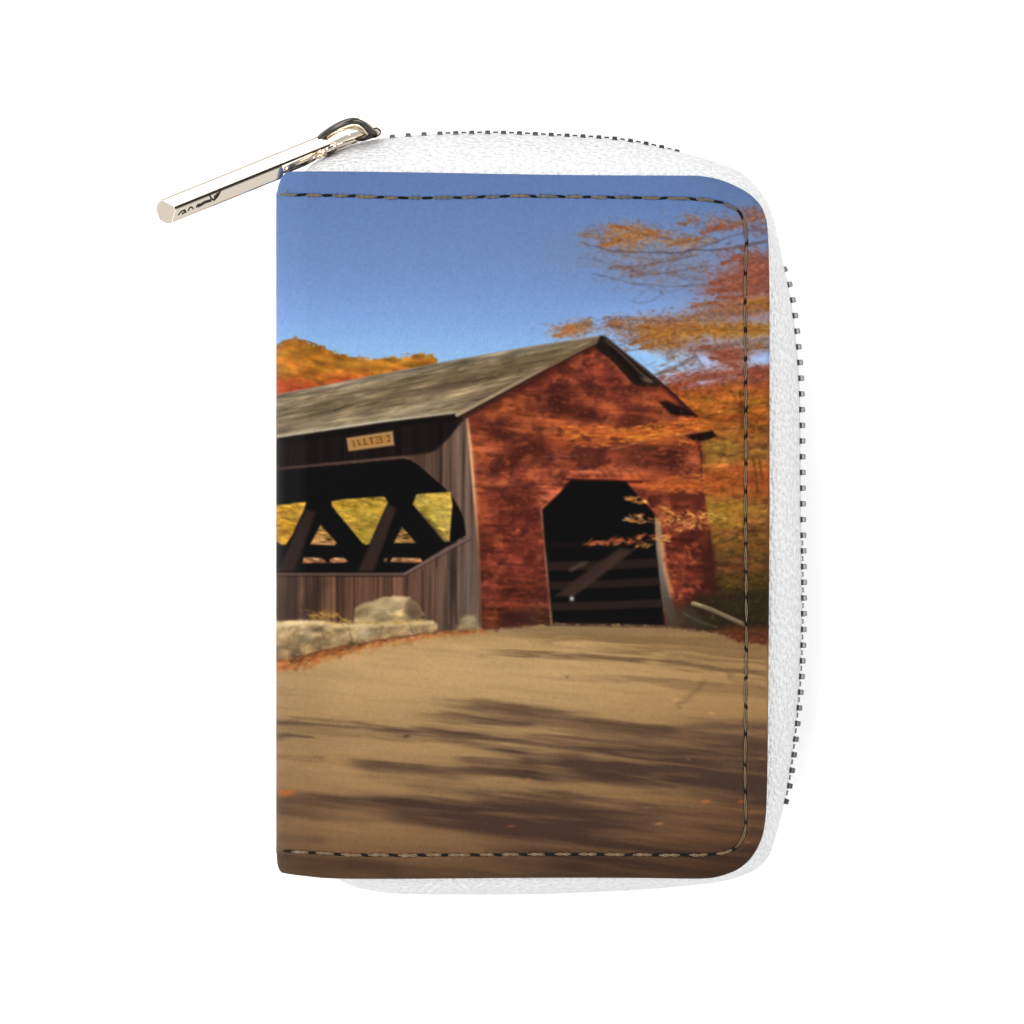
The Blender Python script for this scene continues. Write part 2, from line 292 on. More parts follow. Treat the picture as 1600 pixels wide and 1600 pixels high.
# window opening
comp(line([(425, 733), (540, 722.5), (632, 714)], 4, 1.8)*.9, ramp(XX, [(430, (66, 50, 48)), (540, (88, 66, 60)), (632, (96, 72, 62))]))
opening = [(400, 737), (432, 735), (540, 725), (632, 716.5), (641, 719), (654, 727), (694, 762), (708, 778), (718, 795), (725, 812), (728, 836), (632, 895), (400, 896)]
om = poly(opening, 1.4); comp(om, (17, 15, 15))
gold = ramp(XX, [(430, (196, 146, 40)), (480, (204, 152, 46)), (520, (186, 146, 48)), (600, (178, 143, 54)), (660, (180, 151, 66)), (710, (190, 156, 72))])
gold = tint(gold, fbm(12, 5, 6, 4, 95), .13) + fbm(18, 7, 0, 3, 96)[..., None]*A((6, 2, -4))
gaps = [[(400, 790), (432, 788.5), (452, 788), (458, 786), (478, 785), (475, 796), (456, 836), (447, 850.5), (440, 851.5), (432, 846), (400, 840)],
        [(518, 783.5), (540, 780), (600.6, 776), (606, 785), (577, 849.5), (572, 851), (566, 848), (519, 791)],
        [(651.6, 772), (703.5, 769), (706.8, 787.5), (702, 846), (694, 846.5), (645, 788)]]
for g in gaps:
    m = poly(g, 1.4); comp(m, gold)
    comp(np.clip(poly(g, 2)*(1-poly([( (x-sum(q[0] for q in g)/len(g))*.93+sum(q[0] for q in g)/len(g), (y-sum(q[1] for q in g)/len(g))*.95+sum(q[1] for q in g)/len(g)) for x, y in g], 3)), 0, 1)*.3, (214, 184, 104))
G0, G1, G2 = [poly(g, 1.4) for g in gaps]
comp(blob(575, 838, 14, 16)*G1*.55, (132, 126, 48)); comp(blob(570, 822, 30, 4)*G1*.5, (158, 112, 48)); comp(blob(560, 800, 40, 8)*G1*.35, (200, 170, 60)); comp(blob(450, 832, 16, 6)*G0*.7, (140, 84, 30)); comp(blob(440, 803, 16, 3)*G0*.5, (150, 96, 40)); comp(blob(680, 800, 20, 18)*G2*.4, (196, 176, 66))
splats(160, inpoly(gaps[1]), 9, 2, (6, 14), [(206, 170, 60), (150, 120, 44), (170, 112, 48), (196, 160, 70), (132, 122, 44)], .45, 97)
splats(140, inpoly([(655, 776), (700, 773), (703, 790), (699, 840), (652, 790)]), 6, 2, (0, 40), [(206, 178, 84), (150, 132, 56), (172, 130, 66), (200, 170, 100)], .42, 98)
splats(80, inpoly([(434, 790), (474, 788), (452, 834), (442, 848), (434, 842)]), 9, 2.4, (10, 12), [(220, 164, 46), (160, 96, 34), (226, 178, 60)], .45, 99)
low = ramp(YY, [(818, (150, 128, 70)), (835, (176, 128, 66)), (850, (206, 150, 92)), (870, (198, 158, 108)), (880, (196, 120, 76))]); low = tint(low, fbm(10, 3, 4, 3, 100), .16)
for g in ([(501, 820), (526, 848), (522, 852), (485, 850.5)], [(628, 822.5), (649.5, 848), (615.5, 848.5)], [(475, 870.5), (503, 872), (511, 879), (472, 880)], [(515.6, 874.6), (524, 871), (538, 872), (543.5, 877), (535, 879.4), (514.6, 879.2)], [(614, 871), (657, 872.2), (660, 878), (654, 879.4), (609, 878)], [(600.6, 872.5), (605.4, 872.5), (604, 878), (599.6, 878)]):
    comp(poly(g, 1.6)*.93, low)
comp(poly([(478, 796), (494, 800), (460, 893), (434, 893)], 3)*.9, (52, 39, 35)); comp(poly([(606, 787), (619, 795), (584, 893), (559, 893)], 3)*.9, (56, 42, 37))
comp(poly([(640, 800), (662, 800), (700, 845), (680, 850)], 4)*.5, (26, 21, 20))
# rail trim
comp(line([(425, 897), (560, 897.5), (632, 897)], 4.6, 1.4)*.9, (92, 70, 66)); comp(line([(632, 897), (700, 858), (734, 840)], 4.4, 1.4)*.95, (114, 92, 84)); comp(line([(425, 900.5), (632, 900.5)], 2.4, 1.6)*.6, (40, 30, 28))
comp(line([(634, 900), (700, 862), (738, 842)], 2.4, 1.6)*.45, (60, 46, 42))
# ---- red gable
gable = [(938, 534), (1000, 588), (1034, 606), (1060, 628), (1090, 652), (1096, 690), (1099, 760), (1110, 830), (1117, 900), (1119, 940), (1085, 950), (1065, 980), (1040, 981), (752, 989), (749, 900), (745, 840), (739, 770), (733, 700), (728, 654), (820, 598)]
gm = poly(gable, 1.6)
gn = fbm(90, 7, 3, 4, 110); gb = fbm(46, 34, -12, 4, 111); gf = fbm(24, 4.5, 4, 3, 112)
gc = ramp(YY, [(530, (138, 58, 42)), (600, (130, 54, 40)), (680, (142, 64, 40)), (740, (130, 58, 42)), (780, (118, 50, 37)), (850, (104, 42, 33)), (930, (94, 41, 32)), (985, (76, 38, 29))])
gd = fbm(26, 20, -20, 3, 117); gl = fbm(17, 13, -18, 3, 118)
gc = tint(gc, gb, .08); gc = tint(gc, gn, .06); gc = tint(gc, gf, .07)
gc += (A((70, 30, 28))-gc)*(sstep(-.5, 1.6, gd)*.62)[..., None]; gc += (A((186, 94, 56))-gc)*(sstep(-.1, 1.8, gl)*.5*sstep(1000, 780, YY))[..., None]
comp(gm, gc)
DK = (66, 28, 26); HI = (190, 92, 50); HP = (196, 100, 70)
for cx, cy, rx, ry, an, c, a in [
    (772, 668, 34, 18, 12, DK, .75), (838, 700, 34, 18, 10, DK, .6), (870, 622, 40, 20, -10, DK, .7), (905, 645, 36, 14, 8, DK, .62), (838, 590, 26, 10, -26, DK, .5), (935, 600, 22, 24, 0, DK, .35), (990, 645, 30, 20, 20, DK, .6), (1005, 668, 46, 9, 4, DK, .85), (1030, 706, 48, 20, 4, (70, 32, 26), .8),
    (1040, 728, 34, 10, 0, DK, .55), (940, 708, 26, 10, 0, DK, .4), (830, 715, 40, 12, 6, DK, .4), (800, 730, 26, 10, 0, DK, .4), (890, 715, 24, 12, 0, DK, .45), (960, 575, 14, 24, -40, DK, .4), (985, 615, 30, 12, 40, DK, .4), (880, 575, 18, 6, -30, DK, .3),
    (920, 668, 70, 8, 3, HI, .75), (850, 655, 52, 7, 6, HI, .7), (990, 685, 70, 8, 4, (196, 98, 40), .8), (1045, 668, 44, 5, -8, (190, 90, 40), .8), (900, 690, 40, 8, 4, (176, 80, 42), .5), (812, 622, 18, 5, -10, HI, .55), (760, 702, 24, 6, 6, HP, .55), (745, 690, 12, 8, 0, HI, .5), (910, 584, 22, 7, 0, (172, 74, 60), .6), (948, 635, 24, 7, 20, HI, .45), (1015, 630, 34, 7, 12, HI, .5),
    (770, 755, 36, 4, 3, HP, .5), (790, 640, 30, 6, -18, HI, .5), (820, 672, 40, 4, 5, HI, .5), (870, 770, 18, 7, -30, HP, .6), (925, 738, 50, 5, 3, HP, .6), (985, 738, 30, 8, 6, HP, .55), (1040, 750, 60, 9, 6, (180, 80, 40), .7), (985, 760, 30, 8, 0, (176, 78, 42), .6), (1085, 720, 8, 12, 0, HP, .55), (960, 555, 16, 8, 40, HI, .3),
    (1060, 775, 44, 9, 4, (84, 36, 30), .75), (1060, 757, 60, 6, 4, (190, 86, 40), .5), (1030, 765, 26, 6, 10, (186, 86, 44), .5), (750, 790, 8, 30, 0, HI, .45), (755, 800, 12, 40, -16, (160, 72, 44), .5), (800, 800, 30, 26, 0, (86, 34, 30), .45), (830, 830, 16, 40, 0, (96, 36, 30), .4), (780, 850, 30, 5, 4, (150, 66, 44), .4),
    (815, 905, 30, 20, 0, (136, 56, 36), .4), (795, 945, 30, 8, 5, (148, 62, 40), .4), (830, 945, 14, 8, 0, (150, 66, 46), .4), (800, 925, 40, 6, 5, DK, .4), (815, 968, 42, 12, 0, (54, 28, 26), .7), (840, 960, 18, 16, 0, (80, 54, 38), .5), (768, 972, 12, 18, 0, (140, 66, 40), .7), (850, 760, 14, 8, -30, HP, .55), (852, 785, 8, 10, -30, (186, 100, 74), .5)]:
    comp(blob(cx, cy, rx, ry, an)*gm*a*np.clip(1+.35*gf, .3, 1.3), c)
splats(420, inpoly([(760, 655), (938, 548), (1080, 655), (1094, 730), (1000, 740), (840, 760), (850, 975), (760, 980), (745, 760)]), 11, 3.2, (0, 22), [(176, 80, 48), (72, 30, 26), (150, 62, 40), (190, 96, 60), (96, 38, 30), (60, 26, 26)], .30, 113)
splats(170, inpoly([(880, 665), (1080, 668), (1085, 690), (900, 700)]), 15, 2.4, (-4, 9), [(206, 112, 48), (186, 88, 38), (212, 130, 54), (164, 74, 36)], .6, 114)
comp(blob(1020, 681, 24, 4, -5)*.6, (192, 124, 44))
comp(line([(955, 702), (990, 694), (1025, 684), (1080, 676)], 1.6, 1.4)*.6, (170, 110, 84)); comp(line([(850, 714), (890, 713), (905, 712)], 1.3, 1.3)*.5, (160, 92, 76))
# board joints
for k in range(34):
    y = 560+k*12.6; comp(line([(740, y-2), (1112, y+10)], 1.2, 1.4)*gm*.16*np.clip(gn+.6, 0, 1.5), (50, 24, 22))
# corner strip
comp(line([(730, 655), (735, 700), (741.5, 780), (747, 850), (751, 985)], 4.6, 2.4)*.9, ramp(YY, [(650, (150, 104, 82)), (690, (200, 150, 118)), (740, (204, 154, 122)), (800, (172, 122, 94)), (860, (120, 84, 68)), (985, (96, 66, 52))]))
comp(line([(736, 690), (742, 740), (747, 800)], 4, 5)*.4, (200, 130, 90))
# rakes
comp(line([(714, 648.5), (820, 592), (900, 549), (940, 528.5)], 5.4, 1.4), ramp(XX, [(714, (172, 154, 122)), (780, (150, 128, 98)), (850, (118, 94, 72)), (940, (112, 90, 68))]))
comp(line([(716, 652), (820, 597), (900, 554.5), (936, 536)], 2.4, 1.6)*.95, (48, 30, 26)); comp(line([(760, 624), (830, 586), (856, 572)], 1.6, 1.2)*.7, (196, 172, 140))
comp(line([(722, 654), (820, 602), (900, 559), (936, 541)], 6, 6)*.45, (58, 26, 24))
comp(poly([(938, 524), (946, 525), (980, 553), (1012, 578), (1034, 598), (1060, 622), (1087, 649), (1080, 650), (1054, 626), (1030, 604), (1006, 606), (990, 601), (960, 567), (930, 543)], 1.6), (38, 28, 24))
comp(line([(946, 532), (975, 556), (1000, 582), (1018, 596)], 2.4, 2)*.7, (96, 76, 62)); comp(line([(955, 545), (985, 575), (1000, 594)], 6, 4)*.6, (22, 17, 16))
comp(line([(1032, 602), (1058, 626), (1088, 652)], 3.4, 2)*.8, (120, 44, 34)); comp(line([(944, 526), (980, 554), (1030, 596)], 1.6, 1.4)*.5, (128, 112, 98))
comp(poly([(1000, 606), (1014, 604), (1034, 606), (1060, 628), (1050, 630), (1020, 616)], 3)*.6, (156, 66, 46))
comp(poly([(1030, 628), (1042, 626), (1070, 638), (1089, 649.5), (1072, 650), (1052, 650), (1040, 640)], 2.4)*.95, (32, 20, 18))
comp(line([(1022, 590), (1056, 620), (1088, 651)], 4.4, 2)*.85, (58, 28, 24)); comp(line([(1088, 652), (1114, 675)], 3.4, 2.4)*.6, (70, 36, 28)); comp(blob(1011, 594, 9, 3, 20)*.6, (158, 124, 100)); comp(poly([(985, 598), (1004, 600), (1034, 604), (1024, 612), (1004, 610)], 4)*.55, (78, 34, 28))
# leaf mass across the eave, then the eave end
splats(330, inpoly([(960, 672), (1060, 655), (1096, 652), (1120, 668), (1080, 676), (1000, 690)]), 16, 2.6, (-8, 8), [(196, 96, 40), (176, 80, 36), (208, 124, 50), (170, 78, 38), (190, 118, 46)], .66, 115)
comp(line([(1000, 668), (1040, 666), (1080, 664)], 2.5, 3, wy=f1*1.5)*.6, (70, 30, 24))
comp(poly([(1072, 681), (1095, 676), (1112, 673), (1121, 682), (1110, 686), (1096, 689), (1086, 690)], 1.8)*.97, (26, 18, 16))
comp(line([(1090, 690), (1096, 702), (1098, 722)], 6, 5)*.55, (58, 26, 24))
comp(line([(1097, 692), (1099, 715), (1101, 760)], 1.6, 1.4)*.4, (150, 116, 60))
splats(240, inpoly([(985, 758), (1060, 742), (1112, 738), (1114, 772), (1050, 770)]), 12, 3, (-6, 16), [(190, 88, 40), (204, 112, 50), (160, 70, 36), (182, 100, 48)], .46, 172)
splats(90, inpoly([(1058, 690), (1098, 688), (1102, 740), (1060, 742)]), 10, 3, (-10, 24), [(182, 82, 44), (196, 104, 64), (90, 38, 30)], .4, 173)
# doorway
door = [(892.5, 750), (977.5, 752), (999, 777), (1022, 802), (1025, 855), (1032, 925), (1038, 978), (864, 975), (857.5, 905), (851, 840), (847.5, 796), (870, 775)]
dm = poly(door, 1.6)
comp(line([(848, 798), (852, 842), (858, 906), (864, 975)], 8, 3)*.65, ramp(YY, [(790, (140, 92, 76)), (850, (96, 74, 62)), (880, (150, 108, 90)), (930, (96, 66, 52)), (975, (134, 110, 82))]))
comp(line([(1026, 815), (1030, 870), (1040, 930), (1052, 978)], 13, 3, 18)*.9, ramp(YY, [(800, (150, 110, 76)), (850, (126, 112, 98)), (900, (98, 90, 86)), (940, (78, 68, 62)), (980, (66, 54, 46))]))
comp(line([(1035, 850), (1040, 890), (1050, 930)], 8, 5)*.6, (196, 120, 84))
comp(line([(878, 748), (925, 750), (1003, 753)], 3, 1.6)*.85, (70, 26, 22))
for k in range(9): comp(line([(940+k*7, 736), (946+k*7, 747)], 2, 2)*.4, (190, 96, 62) if k % 2 else (110, 44, 36))
comp(line([(885, 745.5), (925, 746.5), (1000, 748)], 3, 2)*.45, (186, 84, 58))
comp(dm, (17, 14, 13))
def dline(p, w, c, a, so=2.5): comp(line(p, w, so)*dm*a, c)
for y0, y1, w, c in [(852, 846, 9, (27, 22, 21)), (885, 879, 14, (47, 34, 31)), (915, 908, 13, (44, 33, 30)), (948, 942, 13, (46, 35, 32)), (968, 964, 4, (24, 19, 19))]: dline([(856, y0), (950, (y0+y1)/2+1), (1036, y1)], w, c, .9)
comp(poly([(968, 856), (992, 858), (960, 884), (897, 932), (866, 932), (900, 905)], 3)*dm*.95, (60, 44, 38))
comp(poly([(968, 862), (984, 864), (930, 905), (900, 925)], 4)*dm*.5, (74, 54, 46))
comp(poly([(888, 890), (904, 880), (918, 877), (914, 883), (900, 889), (892, 894)], 2.4)*.8, (84, 70, 58))
comp(line([(870, 973), (950, 974), (1036, 977)], 2.4, 2)*.5, (60, 48, 42))
# right jamb wall shading, beam and undergrowth
comp(poly([(1096, 855), (1118, 850), (1121, 925), (1100, 918)], 4)*.6, (58, 28, 26)); comp(poly([(1050, 835), (1112, 828), (1114, 862), (1080, 866), (1055, 850)], 6)*.55, (70, 30, 27))
splats(150, inpoly([(1036, 850), (1090, 850), (1098, 920), (1064, 940), (1048, 930)]), 12, 6, (20, 40), [(178, 82, 50), (120, 46, 34), (188, 98, 60), (90, 36, 28)], .32, 116)
comp(poly([(1066, 978), (1074, 950), (1092, 928), (1130, 926), (1204, 918), (1204, 995), (1120, 988)], 7)*.85, (46, 37, 25))
comp(poly([(1048, 978), (1060, 945), (1082, 948), (1110, 980)], 5)*.75, (66, 54, 44))
splats(200, inpoly([(1070, 940), (1204, 920), (1204, 985), (1100, 978)]), 8, 2.6, (0, 40), [(80, 64, 34), (36, 30, 20), (96, 72, 40), (56, 46, 28)], .4, 117)
comp(line([(1083, 943), (1110, 952), (1163, 976)], 7, 1.8, 6)*.95, (122, 106, 82)); comp(line([(1083, 946), (1110, 956), (1160, 979)], 2.4, 1.8)*.7, (60, 48, 36)); comp(line([(1085, 941), (1112, 950), (1160, 972)], 1.6, 1.4)*.6, (170, 150, 120))
comp(line([(1068, 958), (1090, 970), (1120, 980)], 4, 3)*.5, (92, 78, 62))
comp(poly([(1120, 984), (1150, 978), (1225, 984), (1225, 1020), (1165, 1012), (1130, 996)], 6)*.8, (100, 54, 34))
splats(150, inpoly([(1110, 984), (1204, 984), (1204, 1018), (1150, 1006)]), 8, 2.4, (4, 12), [(130, 66, 40), (80, 46, 30), (150, 84, 50), (64, 42, 28)], .45, 118)
# twig of pale leaves before the doorway
LF = [(206, 140, 74), (188, 116, 56), (220, 164, 100), (168, 96, 46), (212, 150, 72)]
splats(26, inpoly([(972, 778), (988, 775), (1010, 782), (1008, 788), (985, 785)]), 15, 3.4, (6, 12), LF, .7, 120)
splats(30, inpoly([(984, 803), (1015, 804), (1018, 816), (1000, 818), (974, 813)]), 13, 3.2, (8, 14), LF+[(214, 190, 160)], .75, 121)
splats(150, inpoly([(1026, 803), (1060, 800), (1100, 803), (1112, 812), (1104, 826), (1060, 830), (1024, 820)]), 11, 3.0, (6, 30), LF+[(150, 86, 44), (176, 104, 56), (120, 62, 38)], .6, 122)
splats(14, inpoly([(1032, 792), (1044, 794), (1050, 802), (1040, 800)]), 13, 3, (24, 14), LF, .6, 123)
splats(60, lambda r: (lambda t: (916+t*108, 850-t*11+r.gauss(0, 2+3*t)))(r.random()), 15, 3.6, (-8, 12), [(190, 100, 58), (172, 84, 48), (206, 124, 76), (160, 76, 46)], .72, 124)
splats(14, inpoly([(990, 850), (1020, 850), (1015, 858), (996, 858)]), 12, 3, (-20, 14), LF, .6, 125)
splats(24, inpoly([(1020, 836), (1048, 834), (1046, 848), (1022, 846)]), 12, 3.4, (0, 20), LF, .55, 126)
splats(22, inpoly([(1090, 798), (1130, 806), (1140, 812), (1110, 814)]), 12, 2.8, (4, 14), [(200, 160, 70), (190, 140, 60), (210, 170, 90)], .6, 127)
comp(blob(893.5, 935.5, 3, 3.4)*.95, (236, 226, 220))

soften(gm*.9, .8); punch(gm*(1-dm), 16, .28)
splats(520, inpoly([(745, 665), (938, 545), (1085, 655), (1094, 735), (1000, 740), (845, 760), (852, 975), (760, 980)]), 8, 3.6, (0, 30), [(190, 92, 58), (62, 28, 26), (170, 76, 48), (80, 34, 30)], .3, 180)
img *= 1+(gm*(1-dm))[..., None]*A((.03, .07, .02))
# ---- stones, grass and leaves at the road edge
sn = fbm(17, 9, -12, 3, 130); sn2 = fbm(30, 16, 0, 3, 131)
stone = tint(np.broadcast_to(A((166, 148, 108)), img.shape).copy(), sn, .09)
stone = tint(stone, sn2, .08)
comp(poly([(715, 984), (720, 968), (727, 962), (742, 962), (752, 984)], 3)*.8, stone*.92)
bm = poly([(555, 950), (566, 943), (580, 939), (600, 933), (615, 930.5), (640, 933), (650, 942), (657, 951), (663, 960), (648, 968), (615, 973), (553, 973)], 1.6, f1*.35, f2*.35)
comp(bm, stone); comp(poly([(558, 950), (580, 940), (615, 932), (640, 934), (632, 946), (596, 952)], 4)*bm*.55, (180, 166, 130)); comp(poly([(640, 933), (650, 942), (664, 961), (646, 970), (634, 958), (634, 944)], 3)*bm*.75, (112, 92, 70)); comp(line([(560, 952), (598, 954), (633, 948)], 1.6, 2)*bm*.4, (104, 92, 70)); comp(line([(600, 956), (612, 970)], 1.4, 2)*bm*.35, (96, 84, 64)); comp(blob(648, 955, 12, 16, 20)*bm*.7, (92, 78, 64)); comp(blob(600, 952, 34, 9, -16)*bm*.5, (164, 154, 124)); comp(blob(570, 962, 14, 8)*bm*.4, (112, 102, 80))
ledge = [(400, 975), (432, 970), (495, 969), (545, 975), (595, 971), (677, 968.5), (684, 976), (684, 983), (680, 988), (640, 992), (620, 996), (585, 1000), (557, 1006), (510, 1014), (470, 1026), (450, 1030), (400, 1032)]
lm = poly(ledge, 1.8, f1*.3, f2*.5)
comp(lm, tint(ramp(YY-(XX-432)*-.1, [(968, (196, 176, 132)), (985, (168, 148, 108)), (1010, (152, 130, 94)), (1030, (134, 112, 80))]), sn, .11))
for cx, cy, rx, ry, c, a in [(470, 973, 50, 3, (200, 190, 158), .7), (570, 990, 14, 9, (198, 186, 158), .7), (556, 975, 34, 3, (206, 190, 150), .6), (625, 972, 40, 3, (190, 176, 138), .7), (600, 987, 24, 8, (124, 108, 80), .6), (525, 1001, 12, 6, (200, 184, 148), .5), (482, 990, 12, 12, (176, 166, 138), .5), (640, 990, 9, 4, (186, 166, 140), .6), (450, 1008, 22, 12, (122, 106, 76), .6), (540, 985, 14, 8, (130, 112, 82), .5), (500, 1008, 14, 7, (126, 108, 80), .5), (660, 980, 12, 5, (120, 106, 80), .5)]:
    comp(blob(cx, cy, rx, ry, -8)*lm*a, c)
splats(110, inpoly(ledge[1:-1]), 9, 4, (-12, 30), [(200, 184, 146), (108, 94, 68), (178, 160, 120), (124, 108, 80), (214, 198, 160)], .24, 132)
comp(poly([(425, 972), (495, 969.5), (545, 975.5), (600, 972), (676, 969.5), (680, 975), (600, 979), (545, 983), (495, 977), (425, 980)], 2.5)*lm*.55, (204, 186, 144))
for p in ([(545, 982), (550, 1000), (546, 1008)], [(598, 978), (592, 998)], [(640, 976), (645, 990)], [(500, 980), (508, 1000)]): comp(line(p, 1.6, 2.2)*lm*.5, (92, 80, 60))
splats(90, inpoly([(484, 962), (512, 952), (540, 966), (556, 975), (520, 976), (480, 968)]), 15, 1.8, (20, 32), [(204, 164, 74), (180, 134, 58), (160, 104, 52), (216, 182, 96)], .6, 133)
splats(40, inpoly([(560, 972), (610, 971), (670, 966), (668, 972), (600, 976)]), 12, 2, (0, 12), [(186, 146, 60), (160, 120, 50), (200, 170, 90)], .5, 134)
splats(26, inpoly([(462, 955), (500, 950), (522, 955), (500, 966)]), 10, 2, (0, 30), [(150, 96, 62), (180, 128, 88), (120, 74, 48)], .5, 135)

# ---- road
road = [(400, 1046), (432, 1048), (470, 1040), (510, 1026), (557, 1012), (620, 999), (680, 990), (750, 986), (864, 976), (1040, 979), (1120, 990), (1165, 1006), (1225, 1010), (1225, 1400), (400, 1400)]
qm = poly(road, 2.4, None, f2*1.0)
TL = 5.0
yy = YY-(XX-800)*math.tan(math.radians(TL))
rc = ramp(YY, [(975, (160, 128, 84)), (1000, (186, 150, 100)), (1030, (198, 161, 111)), (1080, (194, 157, 107)), (1130, (180, 144, 98)), (1190, (176, 138, 93)), (1250, (161, 124, 84)), (1310, (140, 105, 72)), (1380, (108, 80, 56))])
rc = rc*(1-.10*sstep(560, 432, XX)[..., None]) - sstep(800, 1200, XX)[..., None]*A((16, 18, 16))
n1 = fbm(190, 15, TL+1, 4, 140); n2 = fbm(90, 6, TL, 3, 141)
rc = tint(rc, n2, .022)
comp(qm, rc)
D = np.zeros((PH, PW), np.float32)
def dk(cx, cy, rx, ry, an, a):
    global D
    D = 1-(1-D)*(1-np.clip(blob(cx, cy, rx, ry, an)*a, 0, .97))
def soft_streak(p, w, wB, soft, taper=.22):
    p = np.array(p, np.float32); pad = max(w, wB)+soft*2+8
    m = np.zeros((PH, PW), np.float32)
    sl = box(p[:, 0].min()-10, p[:, 1].min()-pad, p[:, 0].max()+10, p[:, 1].max()+pad)
    x = XX[sl]; y = YY[sl]+n2[sl]*2.0+n3[sl]*1.2
    t = np.clip((x-p[0, 0])/(p[-1, 0]-p[0, 0]), 0, 1)
    yc = np.interp(x, p[:, 0], p[:, 1]); sg = (w+(wB-w)*t)*.42+soft*.32
    e = sstep(0, taper, t) if p[0, 0] > 440 else 1.
    e = e*(sstep(1, 1-taper, t) if p[-1, 0] < 1190 else 1.)
    m[sl] = np.exp(-.5*((y-yc)/sg)**2)*e
    return m
def streak(p, w, wB, soft, a):
    global D
    D = 1-(1-D)*(1-soft_streak(p, w, wB, soft)*a)
n3 = fbm(60, 30, TL, 2, 142); n4 = fbm(150, 9, TL+2, 3, 143)
for s in [([(712, 1020.5), (860, 1022), (1010, 1029), (1204, 1053)], 1.6, 6, 2.6, .72), ([(800, 1026), (1000, 1030), (1100, 1044), (1210, 1060)], 1.6, 4, 4, .42), ([(780, 987), (960, 996), (1210, 1000)], 4, 10, 6, .5), ([(800, 1001), (1000, 1003), (1210, 1014)], 2, 7, 5, .45), ([(905, 1014), (1080, 1016), (1210, 1024)], 2, 6, 4, .5), ([(1020, 1022), (1210, 1038)], 3, 6, 5, .5),
          ([(930, 1064), (1060, 1066), (1210, 1078)], 2, 5, 5, .42), ([(1010, 1070), (1210, 1088)], 2, 6, 6, .35), ([(1050, 1108), (1080, 1086), (1110, 1058)], 5, 5, 6, .3), ([(850, 1062), (980, 1064)], 2, 2, 3, .2), ([(1120, 1040), (1150, 1062), (1210, 1075)], 4, 5, 6, .3),
          ([(640, 1091), (740, 1104), (870, 1120), (1000, 1140), (1210, 1152)], 5, 14, 9, .75), ([(715, 1094), (800, 1105), (880, 1114)], 5, 9, 7, .5), ([(600, 1112), (720, 1122), (840, 1130), (1000, 1152), (1210, 1180)], 3, 16, 9, .6), ([(1000, 1135), (1210, 1136)], 4, 10, 8, .5), ([(720, 1123), (860, 1128)], 3, 9, 8, .4),
          ([(425, 1129), (560, 1135), (660, 1143), (760, 1153), (880, 1166), (1020, 1180), (1210, 1192)], 3, 18, 8, .85), ([(660, 1147), (760, 1158), (860, 1168)], 6, 14, 10, .6), ([(425, 1150), (500, 1155)], 4, 2, 4, .5), ([(425, 1141), (560, 1147), (700, 1160)], 2, 4, 5, .25),
          ([(508, 1188), (590, 1196), (670, 1204), (800, 1208), (900, 1218)], 7, 16, 12, .66), ([(540, 1200), (640, 1208), (740, 1218)], 9, 6, 12, .5), ([(425, 1186), (520, 1186)], 3, 3, 7, .25), ([(830, 1180), (1000, 1196), (1210, 1206)], 14, 24, 16, .7), ([(700, 1188), (860, 1192)], 4, 10, 10, .4),
          ([(425, 1256), (520, 1252), (640, 1250), (760, 1262), (900, 1280)], 12, 20, 16, .62), ([(560, 1262), (700, 1280), (860, 1302), (1010, 1316)], 16, 28, 22, .7), ([(425, 1270), (500, 1276), (600, 1280)], 6, 8, 10, .4), ([(600, 1228), (760, 1240), (960, 1250)], 4, 16, 14, .5), ([(425, 1336), (600, 1352), (800, 1362)], 6, 12, 16, .4), ([(520, 1345), (640, 1355)], 8, 10, 12, .4), ([(425, 1312), (520, 1318)], 5, 4, 9, .35),
          ([(1020, 1216), (1210, 1232)], 12, 16, 12, .6), ([(960, 1262), (1210, 1258)], 5, 12, 10, .5), ([(1080, 1290), (1210, 1302)], 6, 10, 10, .45), ([(740, 1318), (1000, 1338), (1210, 1350)], 16, 24, 22, .5)]:
    streak(*s)
for b in [(1060, 1215, 170, 30, 4, .82), (940, 1205, 90, 18, 6, .6), (1140, 1262, 100, 30, 2, .5), (880, 1268, 150, 24, 6, .62), (960, 1300, 180, 36, 4, .62), (1190, 1230, 40, 70, 0, .45), (1060, 1370, 220, 40, 0, .62), (1100, 1330, 160, 30, 0, .42), (660, 1268, 110, 12, 6, .4), (1000, 1160, 150, 12, 6, .4), (820, 1115, 80, 9, 8, .3), (1190, 1180, 50, 20, 0, .4), (1150, 1150, 90, 9, 3, .3), (1190, 990, 40, 10, 0, .5), (520, 1352, 110, 12, 4, .25)]:
    dk(*b)
D = np.clip(D+np.clip(n1, -2, 2)*.13*sstep(1090, 1180, YY)*(.35+D)+np.clip(n4, -2, 2)*.10*sstep(1070, 1150, YY)*(.3+D) + np.clip(n2, -2, 2)*.05*sstep(1000, 1100, YY), 0, 1)
